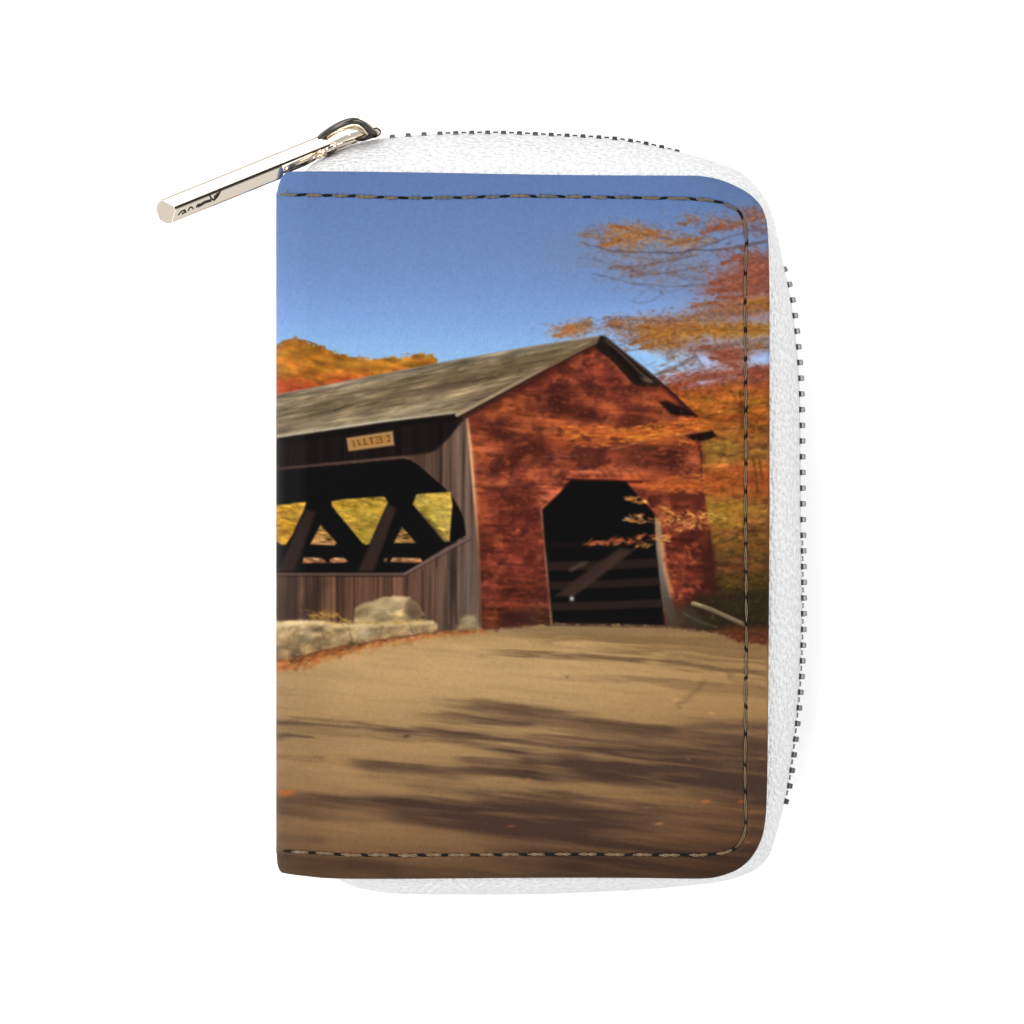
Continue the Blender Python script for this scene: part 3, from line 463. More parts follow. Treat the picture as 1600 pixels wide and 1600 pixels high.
for p, w, wB, so, a in [([(425, 1172), (560, 1180), (720, 1196), (860, 1205)], 4, 3, 9, .4), ([(690, 1210), (800, 1222), (900, 1234), (1040, 1248)], 7, 5, 9, .6), ([(830, 1222), (960, 1234), (1120, 1244)], 3, 3, 5, .45), ([(480, 1286), (600, 1290), (720, 1314), (780, 1326)], 12, 8, 14, .55), ([(500, 1222), (640, 1228), (760, 1236)], 7, 4, 10, .4), ([(900, 1302), (1050, 1300), (1130, 1304)], 5, 4, 8, .4), ([(1010, 1282), (1130, 1284), (1200, 1290)], 6, 6, 10, .35),
                        ([(930, 1178), (1060, 1184), (1200, 1182)], 2, 2, 4, .3), ([(1040, 1142), (1200, 1146)], 4, 4, 5, .5), ([(640, 1166), (760, 1180), (830, 1194)], 6, 4, 9, .45), ([(425, 1318), (620, 1338), (780, 1348)], 6, 6, 12, .35), ([(1030, 1266), (1200, 1272)], 2, 3, 5, .3), ([(440, 1300), (560, 1318)], 8, 6, 14, .35), ([(1000, 1206), (1110, 1214)], 1.6, 1.6, 4, .25), ([(800, 1140), (900, 1150)], 2, 2, 4, .3)]:
    D *= 1-soft_streak(p, w, wB, so)*a
dark = ramp(YY, [(980, (112, 84, 58)), (1050, (108, 82, 58)), (1150, (90, 68, 54)), (1220, (76, 57, 47)), (1300, (75, 55, 45)), (1380, (62, 45, 37))])
comp(np.clip(D*1.04, 0, 1)*qm, dark)
comp(poly([(740, 985), (864, 976), (1040, 979), (1130, 990), (900, 990)], 4)*.6, (134, 108, 78)); comp(line([(864, 977), (950, 978.5), (1045, 980)], 1.8, 1.6)*.7, (66, 50, 42))
img *= 1-(sstep(1310, 1375, YY)*.10)[..., None]
img += (qm*grain*1.6)[..., None]
# leaf litter
lf = [(400, 1036), (432, 1032), (470, 1027), (510, 1016), (557, 1007), (620, 998), (682, 988), (752, 984), (752, 988), (690, 994), (620, 1005), (560, 1017), (510, 1032), (470, 1044), (432, 1050), (400, 1052)]
comp(poly(lf, 5, None, f2*2.0)*.8, tint(np.broadcast_to(A((176, 108, 58)), img.shape).copy(), sn, .12))
splats(330, inpoly(lf), 8, 2.8, (-14, 26), [(194, 112, 54), (206, 136, 76), (160, 86, 42), (186, 100, 46), (214, 160, 100)], .5, 150)
splats(50, inpoly([(440, 1040), (560, 1020), (600, 1012), (560, 1030), (470, 1052)]), 6, 2, (-8, 20), [(200, 130, 70), (180, 104, 54)], .4, 151)
splats(36, inpoly([(690, 986), (764, 982), (764, 990), (690, 992)]), 7, 2.4, (0, 20), [(170, 84, 46), (150, 70, 40), (190, 120, 70)], .5, 152)
img *= 1+np.maximum(lm, bm)[..., None]*A((.05, .0, -.04)); punch(np.maximum(lm, bm), 10, .3); soften(poly([(400, 930), (770, 925), (770, 1000), (400, 1060)], 4), .8)
for cx, cy, rx, ry, c in [(449, 1239, 12, 4, (192, 104, 50)), (441, 1237, 5, 3, (184, 100, 54)), (825, 1219, 4, 2.6, (176, 112, 66)), (1103, 1252, 7, 2.4, (190, 110, 66)), (1160, 1252, 7, 2.4, (176, 92, 52)), (870, 1139, 5, 2, (160, 124, 86)), (880, 1164, 5, 2, (134, 84, 60)), (1030, 1287, 6, 2, (178, 124, 76)), (798, 1291, 7, 1.6, (136, 84, 58)), (660, 1287, 3, 1.6, (112, 66, 44)),
                         (1056, 1093, 6, 2, (206, 160, 100)), (1112, 1114, 4, 2, (210, 150, 88)), (1075, 1186, 3, 1.6, (150, 90, 64)), (886, 1058, 3, 1.4, (120, 92, 64)), (635, 1150, 5, 2.4, (76, 60, 44)), (1168, 1316, 5, 1.6, (140, 96, 72)), (1010, 1262, 4, 1.5, (140, 96, 66)), (560, 1150, 4, 1.5, (140, 106, 66)), (1162, 1100, 4, 1.5, (196, 150, 96)), (740, 1225, 4, 1.4, (150, 104, 70)), (600, 1330, 4, 1.4, (120, 84, 54))]:
    comp(blob(cx, cy, rx, ry, -6)*.85, c)
soften(np.ones((PH, PW), np.float32), .55)
# ink grain
img *= 1+(fbm(3, 3, 0, 2, 160)*.012)[..., None]
img = np.clip(img, 0, 255)
# ------------------------------------------------------------------ units: 1 raster unit ("u") = 1/8 mm
S = 0.000125                       # metres per u
H = 200.0                          # height of the front cover above the table, in u (25 mm)
DIST = 8000.0                      # camera height above the cover, in u (1 m)
ZM = 100.0                         # zip line, half way up
def P(px, py, z=H):
    """a point measured on the photograph, placed at its own height z above the table (u) -> metres"""
    k = (H+DIST-z)/DIST
    return Vector(((px-800)*k*S, (800-py)*k*S, z*S))

sc = bpy.context.scene
col = sc.collection
# ------------------------------------------------------------------ materials
def mat(name, base, rough=.5, metal=0., spec=.5):
    m = bpy.data.materials.new(name); m.use_nodes = True
    b = m.node_tree.nodes['Principled BSDF']
    b.inputs['Base Color'].default_value = (*base, 1); b.inputs['Roughness'].default_value = rough
    b.inputs['Metallic'].default_value = metal; b.inputs['Specular IOR Level'].default_value = spec
    return m, m.node_tree, b
def add(nt, kind, **kw):
    n = nt.nodes.new(kind)
    for k, v in kw.items(): setattr(n, k, v)
    return n
def bump(nt, b, height, strength, dist):
    bp = add(nt, 'ShaderNodeBump'); bp.inputs['Strength'].default_value = strength; bp.inputs['Distance'].default_value = dist
    nt.links.new(height, bp.inputs['Height']); nt.links.new(bp.outputs['Normal'], b.inputs['Normal']); return bp

# printed leather: the print is a colour attribute on the cover, the grain is procedural
m_print, nt, b = mat('printed_leather', (.5, .5, .5), .55, 0, .06)
at = add(nt, 'ShaderNodeVertexColor', layer_name='print'); nt.links.new(at.outputs['Color'], b.inputs['Base Color'])
tc = add(nt, 'ShaderNodeTexCoord')
vo = add(nt, 'ShaderNodeTexVoronoi', feature='DISTANCE_TO_EDGE'); vo.inputs['Scale'].default_value = 1/(5.5*S)
nz = add(nt, 'ShaderNodeTexNoise'); nz.inputs['Scale'].default_value = 1/(14*S); nz.inputs['Detail'].default_value = 3
mx = add(nt, 'ShaderNodeMath', operation='MULTIPLY_ADD'); mx.inputs[1].default_value = .6
nt.links.new(tc.outputs['Object'], vo.inputs['Vector']); nt.links.new(tc.outputs['Object'], nz.inputs['Vector'])
nt.links.new(vo.outputs['Distance'], mx.inputs[0]); nt.links.new(nz.outputs['Fac'], mx.inputs[2])
bump(nt, b, mx.outputs[0], .22, .00012)

# white grained leatherette of the zip gusset (grain follows the band through its UVs, in u)
m_white, nt, b = mat('white_leatherette', (.60, .60, .604), .6, 0, .12)
uv = add(nt, 'ShaderNodeUVMap', uv_map='band')
mp = add(nt, 'ShaderNodeMapping'); mp.inputs['Scale'].default_value = (1/13., 1/6.2, 1); mp.inputs['Rotation'].default_value = (0, 0, math.radians(12))
n1 = add(nt, 'ShaderNodeTexNoise', noise_dimensions='2D'); n1.inputs['Scale'].default_value = 1/9.; n1.inputs['Detail'].default_value = 2
va = add(nt, 'ShaderNodeVectorMath', operation='MULTIPLY_ADD'); va.inputs[1].default_value = (9, 5, 0)
v1 = add(nt, 'ShaderNodeTexVoronoi', voronoi_dimensions='2D', feature='SMOOTH_F1'); v1.inputs['Scale'].default_value = 1; v1.inputs['Smoothness'].default_value = .2; v1.inputs['Randomness'].default_value = .8
nt.links.new(uv.outputs[0], n1.inputs['Vector']); nt.links.new(n1.outputs['Color'], va.inputs[0]); nt.links.new(uv.outputs[0], va.inputs[2])
nt.links.new(va.outputs[0], mp.inputs['Vector']); nt.links.new(mp.outputs[0], v1.inputs['Vector'])
inv = add(nt, 'ShaderNodeMath', operation='SUBTRACT'); inv.inputs[0].default_value = 1; nt.links.new(v1.outputs['Distance'], inv.inputs[1])
bump(nt, b, inv.outputs[0], 1.0, .00065)

m_gold, nt, b = mat('pale_gold_metal', (.93, .815, .69), .10, 1.)
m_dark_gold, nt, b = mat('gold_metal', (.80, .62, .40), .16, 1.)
m_steel, nt, b = mat('dark_nickel', (.095, .093, .091), .2, 1.)
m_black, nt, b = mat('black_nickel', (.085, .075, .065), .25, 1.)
m_engrave, nt, b = mat('engraved_black', (.02, .012, .008), .5, 0, .2)
m_tape, nt, b = mat('white_zip_tape', (.52, .52, .52), .8, 0, .1)
m_thread, nt, b = mat('tan_thread', (.105, .064, .028), .4, 0, .5)
m_hole, nt, b = mat('needle_hole_black', (.004, .0035, .003), .7, 0, .1)
m_table, nt, b = mat('white_paper', (.93, .93, .93), .9, 0, 0.)
m_inner, nt, b = mat('white_board', (.5, .5, .5), .8, 0, .1)

# ------------------------------------------------------------------ objects
def link(name, me, material, parent=None):
    o = bpy.data.objects.new(name, me); col.objects.link(o)
    for mm in (material if isinstance(material, (list, tuple)) else [material]): me.materials.append(mm)
    if parent: o.parent = parent
    return o
def mesh(name, verts, faces, smooth=True):
    me = bpy.data.meshes.new(name); me.from_pydata([tuple(v) for v in verts], [], faces)
    me.polygons.foreach_set('use_smooth', [smooth]*len(me.polygons)); me.update(); return me
def bm_obj(name, bm, material, parent=None, smooth=True):
    bmesh.ops.recalc_face_normals(bm, faces=bm.faces)
    me = bpy.data.meshes.new(name); bm.to_mesh(me); bm.free()
    me.polygons.foreach_set('use_smooth', [smooth]*len(me.polygons)); me.update()
    return link(name, me, material, parent)
def catmull(pts, n):
    p = np.array(pts, float); m = len(p); t = np.linspace(0, m-1-1e-9, n); i = t.astype(int); f = (t-i)[:, None]
    g = lambda k: p[np.clip(k, 0, m-1)]
    a, b_, c, d = g(i-1), g(i), g(i+1), g(i+2)
    return .5*(2*b_+(c-a)*f+(2*a-5*b_+4*c-d)*f**2+(3*b_-a-3*c+d)*f**3)
def arclen(p): return np.concatenate([[0], np.cumsum(np.linalg.norm(np.diff(p, axis=0), axis=1))])
def at_len(p, L, s): return np.array([np.interp(s, L, p[:, k]) for k in range(p.shape[1])]).T

wallet = bpy.data.objects.new('wallet', None); col.objects.link(wallet)
wallet['label'] = 'white zip-around wallet with a red covered bridge printed on its front cover'
wallet['category'] = 'wallet'

# ---- outline of the front cover (u), clockwise from the upper spine corner
TOP = [(432, 306), (433, 298), (435.5, 288), (439, 279), (445, 271.5), (455, 268), (500, 267.6), (600, 268.6), (700, 270.2), (800, 272), (900, 273.4), (1000, 274), (1060, 274.2), (1096, 275), (1130, 282.5), (1165, 299), (1187, 319), (1197, 342), (1200.2, 370), (1201.4, 400), (1202.6, 470)]
BOT = [(432, 1328), (432.6, 1345), (434.5, 1355), (438.5, 1362), (446, 1365), (480, 1369.4), (520, 1372.6), (600, 1373.4), (700, 1372.8), (800, 1372), (900, 1371.6), (1000, 1372), (1070, 1373), (1098, 1372.8), (1117, 1371), (1141, 1364), (1161, 1353), (1177, 1336), (1189, 1313), (1195.5, 1285), (1198.3, 1240), (1200.4, 1100), (1202.6, 800)]
ct = catmull(TOP, 900); cb = catmull(BOT, 900)
def top_y(x): return np.interp(x, ct[:, 0], ct[:, 1])
def bot_y(x): return np.interp(x, cb[:, 0], cb[:, 1])

def lin(c):
    c = np.asarray(c, np.float32)/255.
    return np.where(c <= .04045, c/12.92, ((c+.055)/1.055)**2.4)
ALB = 2.03                                              # the lamps light a level white card to about this
print_lin = np.maximum(lin(img)-.0055, .0005)/ALB
def sample(px, py):
    u = np.clip(px-PX0, 0, PW-1.01); v = np.clip(py-PY0, 0, PH-1.01)
    i = u.astype(int); j = v.astype(int); fu = (u-i)[..., None]; fv = (v-j)[..., None]
    return (print_lin[j, i]*(1-fu)+print_lin[j, i+1]*fu)*(1-fv)+(print_lin[j+1, i]*(1-fu)+print_lin[j+1, i+1]*fu)*fv

# ---- front cover: a dense sheet with a rolled edge
NX, NY = 640, 900
xs = np.concatenate([432+np.array([0, .35, .9, 1.7, 2.8, 4.2, 6, 8.2, 10.8, 13.8]), np.linspace(447, 1150, 560), 1150+52.6*np.sin(np.linspace(0, 1, NX-569)[1:]*math.pi/2)])
NX = len(xs)
v = np.linspace(0, 1, NY)
yt, yb = top_y(xs), bot_y(xs)
gx = np.repeat(xs[None, :], NY, 0); gy = yt[None, :]+(yb-yt)[None, :]*v[:, None]
# height: spine side rolls away, edges roll softly, the panel swells a little
d_sp = np.clip((482-gx)/50., 0, 1)
z_sp = 52*(1-np.sqrt(np.clip(1-d_sp**2*.965, 0, 1)))
cx_, cy_ = np.array([c[0] for c in (ct, cb)], dtype=object), None
edge = np.minimum(np.minimum(gy-yt[None, :], yb[None, :]-gy), (1202.6-gx))
edge = np.clip(edge/7., 0, 1); z_ed = 6.5*(1-np.sqrt(np.clip(1-(1-edge)**2, 0, 1)))
swell = 5*np.sin(np.clip((gx-432)/771, 0, 1)*math.pi)*np.sin(np.clip((gy-268)/1105, 0, 1)*math.pi)
# the seam pulls the leather in
STITCH = [(436, 303), (470, 304.5), (545, 306), (620, 309), (700, 309), (800, 306.5), (900, 307.5), (1000, 309), (1060, 310), (1095, 312), (1125, 316), (1145, 324), (1157, 334), (1164, 352), (1166, 370), (1166.5, 385), (1164, 440), (1164.5, 500), (1165, 600), (1165.5, 700), (1165, 800), (1165.5, 900), (1166, 1000), (1165.5, 1080), (1165, 1140), (1163.8, 1177), (1164.5, 1238), (1166, 1268), (1164, 1297), (1158, 1314), (1149, 1325), (1135, 1331), (1118, 1334), (1060, 1336), (900, 1335), (700, 1336), (560, 1336), (500, 1333), (460, 1331), (436, 1327)]
sp = catmull(STITCH, 1400); sL = arclen(sp)
d2 = np.full(gx.shape, 1e9, np.float32)
for k in range(0, len(sp), 4):
    q = sp[k]; i0, i1 = np.searchsorted(xs, [q[0]-14, q[0]+14])
    if i1 <= i0: continue
    # rows near q for these columns
    r0 = int(max(0, (q[1]-14-yt[i0:i1].max())/(yb[i0:i1]-yt[i0:i1]).min()*NY-20)); r1 = int(min(NY, (q[1]+14-yt[i0:i1].min())/(yb[i0:i1]-yt[i0:i1]).max()*NY+40))
    r0 = max(0, r0-10); r1 = min(NY, r1+30)
    sub = (gx[r0:r1, i0:i1]-q[0])**2+(gy[r0:r1, i0:i1]-q[1])**2
    d2[r0:r1, i0:i1] = np.minimum(d2[r0:r1, i0:i1], sub)
groove = 2.4*np.exp(-d2/(2*3.2**2))
gz = H+swell-z_sp-z_ed-groove
def cover_z(px, py):
    i = int(np.argmin(abs(xs-px))); j = int(np.clip((py-yt[i])/(yb[i]-yt[i])*(NY-1), 0, NY-1)); return float(gz[j, i])
K = (H+DIST-gz)/DIST
co = np.stack([(gx-800)*K*S, (800-gy)*K*S, gz*S], -1).reshape(-1, 3)
idx = np.arange(NX*NY).reshape(NY, NX)
quads = np.stack([idx[:-1, :-1], idx[1:, :-1], idx[1:, 1:], idx[:-1, 1:]], -1).reshape(-1, 4)
cols = sample(gx, gy).reshape(-1, 3)
ring = np.concatenate([idx[0, :], idx[1:, -1], idx[-1, -2::-1], idx[-2:0, 0]])
# skirt: the thickness of the panel, then its underside
rc_ = co[ring]; ctr = np.array([0.002, 0, 0])
extra = []; ecol = []
for dz, ins in ((6, 0.), (11, .6), (13, 3.), (13, 10.)):
    q = rc_.copy(); q[:, 2] -= dz*S
    dirv = q[:, :2]-ctr[:2]; dirv /= np.linalg.norm(dirv, axis=1)[:, None]
    q[:, :2] -= dirv*ins*S
    extra.append(q); ecol.append(cols[ring])
base = NX*NY; nr = len(ring)
allv = np.concatenate([co]+extra); allc = np.concatenate([cols]+ecol)
sk = []; prev = ring
for k in range(len(extra)):
    cur = base+k*nr+np.arange(nr)
    sk.append(np.stack([prev, np.roll(prev, -1), np.roll(cur, -1), cur], -1)); prev = cur
quads = np.concatenate([quads]+sk)
me = bpy.data.meshes.new('front_cover')
me.vertices.add(len(allv)); me.vertices.foreach_set('co', allv.astype(np.float32).ravel())
me.loops.add(len(quads)*4); me.loops.foreach_set('vertex_index', quads.astype(np.int32).ravel())
me.polygons.add(len(quads)); me.polygons.foreach_set('loop_start', np.arange(0, len(quads)*4, 4, dtype=np.int32))
me.polygons.foreach_set('use_smooth', np.ones(len(quads), bool)); me.update(calc_edges=True)
ca = me.color_attributes.new('print', 'FLOAT_COLOR', 'POINT')
ca.data.foreach_set('color', np.concatenate([allc, np.ones((len(allc), 1))], 1).astype(np.float32).ravel())
me.validate()
front = link('front_cover', me, m_print, wallet)

# ---- spine: carries the print round to the back
sy = np.linspace(300, 1334, 400); prof = [(432.4, H-55), (430.5, H-75), (430, H-100), (430.5, H-130), (433, H-160), (440, 20), (452, 8), (480, 5)]
V = []; C = []
for y in sy:
    c = sample(np.array([433.5]), np.array([y]))[0]
    for x, z in prof:
        V.append(((x-800)*S*(H+DIST-(H-55))/DIST, (800-y)*S*(H+DIST-(H-55))/DIST, z*S)); C.append((*c, 1))
np_ = len(prof)
F = [(i*np_+j, i*np_+j+1, (i+1)*np_+j+1, (i+1)*np_+j) for i in range(len(sy)-1) for j in range(np_-1)]
me = mesh('spine', V, F); a = me.color_attributes.new('print', 'FLOAT_COLOR', 'POINT'); a.data.foreach_set('color', np.array(C, np.float32).ravel())
link('spine', me, m_print, wallet)

# ---- back cover: same outline, lying on the table
out = np.concatenate([ct[::6], cb[::-1][::6]])
bm = bmesh.new()
lo = [bm.verts.new(((x-800)*S, (800-y)*S, .0004*0+0.0002)) for x, y in out]
hi = [bm.verts.new(((x-800)*S, (800-y)*S, 15*S)) for x, y in out]
bm.faces.new(lo[::-1]); bm.faces.new(hi)
for i in range(len(lo)): bm.faces.new((lo[i], lo[(i+1) % len(lo)], hi[(i+1) % len(lo)], hi[i]))
bm_obj('back_cover', bm, m_inner, wallet, False)

# ---- gusset: white band from under the cover edge out to the zip; keys = (inner x, y, outer x, y, recess of the zip)
KEYS = [(446, 300, 444, 297, 0), (462, 284, 474, 270, 0), (490, 277, 500, 248, 0), (545, 277, 556, 224, 0), (635, 279, 642, 212, 0), (760, 281, 762, 208, 0), (860, 282, 863, 211.5, 0), (960, 283, 966, 218, 0), (1038, 283, 1050, 234, 1), (1088, 284, 1108, 250, 9), (1126, 291, 1150, 265, 14), (1157, 307, 1178, 287, 14),
        (1178, 327, 1200, 318, 14), (1188, 348, 1212, 354, 12), (1192, 390, 1223, 408, 5), (1194, 450, 1234, 460, 0), (1195, 530, 1243.5, 530, 0), (1195, 620, 1249.5, 620, 0), (1195, 800, 1251.5, 800, 0), (1194, 950, 1253, 950, 0), (1193, 1060, 1249.5, 1060, 0), (1192, 1150, 1241, 1150, 0),
        (1190, 1215, 1230, 1232, 0), (1187, 1275, 1216, 1292, 6), (1180, 1312, 1202, 1336, 12), (1166, 1334, 1181, 1358, 14), (1139, 1355, 1149, 1372, 14), (1108, 1362, 1106, 1380.5, 14), (1000, 1363, 1000, 1390, 12), (850, 1363, 850, 1396.5, 12), (700, 1363, 700, 1397.5, 12), (622, 1363, 624, 1396.5, 12), (562, 1363, 571, 1390, 12),
        (530, 1362, 541, 1381, 12), (500, 1358, 514, 1366, 8), (446, 1342, 446, 1345, 0)]
kk = catmull(KEYS, 700)
inner, outer, rec = kk[:, :2], kk[:, 2:4], np.clip(kk[:, 4], 0, 20)
tang = np.gradient(outer, axis=0); tang /= np.linalg.norm(tang, axis=1)[:, None]
nout = np.stack([tang[:, 1], -tang[:, 0]], 1)              # outward, in photo axes
zipc = outer-nout*rec[:, None]
sl = arclen(outer)
def gusset(front_side):
    sec = [(0, 0), (.04, .03), (.12, .06), (.25, .12), (.4, .20), (.55, .31), (.7, .44), (.82, .58), (.91, .72), (.97, .86), (1.0, 1.0)]
    V = []; UVs = []
    for i in range(len(outer)):
        wdt = float(np.linalg.norm(outer[i]-inner[i]))+60
        for j, (t, q) in enumerate(sec):
            p = inner[i]*(1-t)+outer[i]*t
            ztop, zmid = H-11, ZM+5+9*min(1., rec[i]/9.)
            z = ztop+(zmid-ztop)*q
            z -= 0
            if not front_side: z = 2*ZM-z
            if front_side: V.append(P(p[0], p[1], z))
            else:
                pf = P(p[0], p[1], 2*ZM-z); V.append(Vector((pf.x, pf.y, z*S)))
            UVs.append((sl[i], q*wdt))
        p = zipc[i]; z = ZM+4 if front_side else ZM-4
        pf = P(p[0], p[1], ZM+4); V.append(Vector((pf.x, pf.y, z*S))); UVs.append((sl[i], 1.1*wdt))
    n = len(sec)+1
    F = [(i*n+j, (i+1)*n+j, (i+1)*n+j+1, i*n+j+1) for i in range(len(outer)-1) for j in range(n-1)]
    if not front_side: F = [f[::-1] for f in F]
    me = mesh('gusset', V, F); ul = me.uv_layers.new(name='band')
    li = np.zeros(len(me.loops), np.int32); me.loops.foreach_get('vertex_index', li)
    ul.data.foreach_set('uv', np.array(UVs, np.float32)[li].ravel())
    return link('gusset', me, m_white, wallet)
gusset(True); gusset(False)
# binding: the thin bright lip of the gusset just outside the cover edge
V = []; F = []; lip = catmull([k[:4] for k in KEYS[1:-1]], 600); nl = 8
lip_in = lip[:, :2]; lt = np.gradient(lip_in, axis=0); lt /= np.linalg.norm(lt, axis=1)[:, None]; ln = np.stack([lt[:, 1], -lt[:, 0]], 1)

# ---- stitching round the front cover: thread strands with dark needle holes between
bm = bmesh.new(); rnd = random.Random(5)
def strand(pts, w, h, mi, lift):
    n = len(pts); rings = []
    for i, (x, y) in enumerate(pts):
        t = i/(n-1); ww = w*(math.sin(math.pi*min(max(t, .06), .94))**.5); hh = h*math.sin(math.pi*min(max(t, .04), .96))**.6
        a = pts[max(0, i-1)]; b_ = pts[min(n-1, i+1)]; d = Vector((b_[0]-a[0], b_[1]-a[1])).normalized(); nn = Vector((-d.y, d.x))
        zc = cover_z(x, y); ringv = []
        for k in range(8):
            an = 2*math.pi*k/8
            ringv.append(bm.verts.new(P(x+nn.x*ww*.5*math.cos(an), y+nn.y*ww*.5*math.cos(an), zc+lift+hh*math.sin(an))))
        rings.append(ringv)
    fs = []
    for i in range(n-1):
        for k in range(8): fs.append(bm.faces.new((rings[i][k], rings[i][(k+1) % 8], rings[i+1][(k+1) % 8], rings[i+1][k])))
    fs.append(bm.faces.new(rings[0][::-1])); fs.append(bm.faces.new(rings[-1]))
    for f in fs: f.material_index = mi; f.smooth = True
s = 2.0; total = sL[-1]; Lr0 = sL[np.argmin(abs(sp[:, 1]-330)+1e3*(sp[:, 0] < 1100))]; Lr1 = sL[np.argmin(abs(sp[:, 1]-1312)+1e3*(sp[:, 0] < 1100))]
while s < total-14:
    vert = Lr0 < s < Lr1
    pitch = rnd.uniform(36, 48) if vert else rnd.uniform(36, 46)
    hole = rnd.uniform(8, 12) if vert else rnd.uniform(15, 21)
    e = min(s+pitch, total-2)
    a0, a1 = s, e-hole
    wob = rnd.uniform(-.8, .8)
    if a1-a0 > 8:
        # two twisted plies
        for sg in (1, -1):
            ts = np.linspace(a0-2, a1+3, 12); q = at_len(sp, sL, ts); tg = np.gradient(q, axis=0); tg /= np.linalg.norm(tg, axis=1)[:, None]; nn = np.stack([-tg[:, 1], tg[:, 0]], 1)
            off = sg*1.3*np.sin(np.linspace(0, math.pi*(2.2 if not vert else 1.0), 12)+rnd.uniform(-.3, .3)+(0 if not vert else 0))+wob*np.sin(np.linspace(0, math.pi, 12))
            q = q+nn*off[:, None]
            strand([tuple(p) for p in q], 1.9 if vert else 3.0, 1.4, 0 if s > Lr0 else rnd.choice((0, 2, 2)), 1.4)
    ts = np.linspace(a1-1, e+1, 7); q = at_len(sp, sL, ts); tilt = rnd.uniform(-1.6, 1.6)
    tg = np.gradient(q, axis=0); tg /= np.linalg.norm(tg, axis=1)[:, None]; nn = np.stack([-tg[:, 1], tg[:, 0]], 1)
    q = q+nn*(np.linspace(-1, 1, 7)*tilt)[:, None]
    strand([tuple(p) for p in q], 5.2 if vert else 4.6, .9, 1, .8)
    s = e
m_thread2, _, _ = mat('grey_thread', (.06, .05, .042), .4, 0, .5)
bmesh.ops.recalc_face_normals(bm, faces=bm.faces)
bm_obj('stitching', bm, [m_thread, m_hole, m_thread2], front)

# ---- zip: white tape with metal teeth
V = []; n = len(outer)
for i in range(n):
    for dz, pr in ((7, -7), (3, 0), (-3, 0), (-7, -7)):
        q = zipc[i]+nout[i]*pr; pf = P(q[0], q[1], ZM); V.append(Vector((pf.x, pf.y, (ZM+dz)*S)))
F = [(i*4+j, (i+1)*4+j, (i+1)*4+j+1, i*4+j+1) for i in range(n-1) for j in range(3)]
tape = link('zipper_tape', mesh('zipper_tape', V, F), m_tape, wallet)
bm = bmesh.new()                                      # one tooth: a small block with a domed head
prof = [(-5.8, -7), (-5.8, 6), (-1.0, 7.4), (4.6, 4.4), (5.8, 0), (5.8, -6)]
e0 = [bm.verts.new((-5.2+.9*(y > 3), y, z)) for y, z in prof]; e1 = [bm.verts.new((5.2-.9*(y > 3), y, z)) for y, z in prof]
bm.faces.new(e0[::-1]); bm.faces.new(e1)
for k in range(6): bm.faces.new((e0[k], e0[(k+1) % 6], e1[(k+1) % 6], e1[k]))
bmesh.ops.recalc_face_normals(bm, faces=bm.faces)
bmesh.ops.bevel(bm, geom=bm.edges[:]+bm.verts[:], offset=1.1, segments=2, affect='EDGES', profile=.6)
bmesh.ops.scale(bm, vec=(S*.9, S*.9, S), verts=bm.verts)
tooth_me = bpy.data.meshes.new('tooth'); bm.to_mesh(tooth_me); bm.free(); tooth_me.materials.append(m_steel)
tooth_me.polygons.foreach_set('use_smooth', [False]*len(tooth_me.polygons))
zl = arclen(zipc)
def tooth(s, dz, push):
    q = at_len(zipc, zl, np.array([s-2, s, s+2])); tg = q[2]-q[0]; tg /= np.linalg.norm(tg); nn = np.array([tg[1], -tg[0]])
    p = q[1]+nn*push; pf = P(p[0], p[1], ZM)
    o = bpy.data.objects.new('tooth', tooth_me); col.objects.link(o); o.parent = tape
    tx = Vector((tg[0], -tg[1], 0)); ny = Vector((nn[0], -nn[1], 0))
    M = Matrix((tx, ny, tx.cross(ny))).transposed().to_4x4(); M.translation = Vector((pf.x, pf.y, (ZM+dz)*S)); o.matrix_local = M
def s_at(x, y): return zl[np.argmin((zipc[:, 0]-x)**2+(zipc[:, 1]-y)**2)]
sA, sB = s_at(613, 212), s_at(1058, 237); sC, sD = s_at(1226, 420), s_at(1225, 1250)
nA = 19; nC = 35
for k in range(nA): tooth(sA+(sB-sA)*k/(nA-1), 7, -1.0)
for k in range(4, nA): tooth(sA+(sB-sA)*(k-.5)/(nA-1), -9, -1.2)
for k in range(nC): tooth(sC+(sD-sC)*k/(nC-1), 8, 2.5)
for k in range(18, nC): tooth(sC+(sD-sC)*(k-.5)/(nC-1), -9, -1.5)

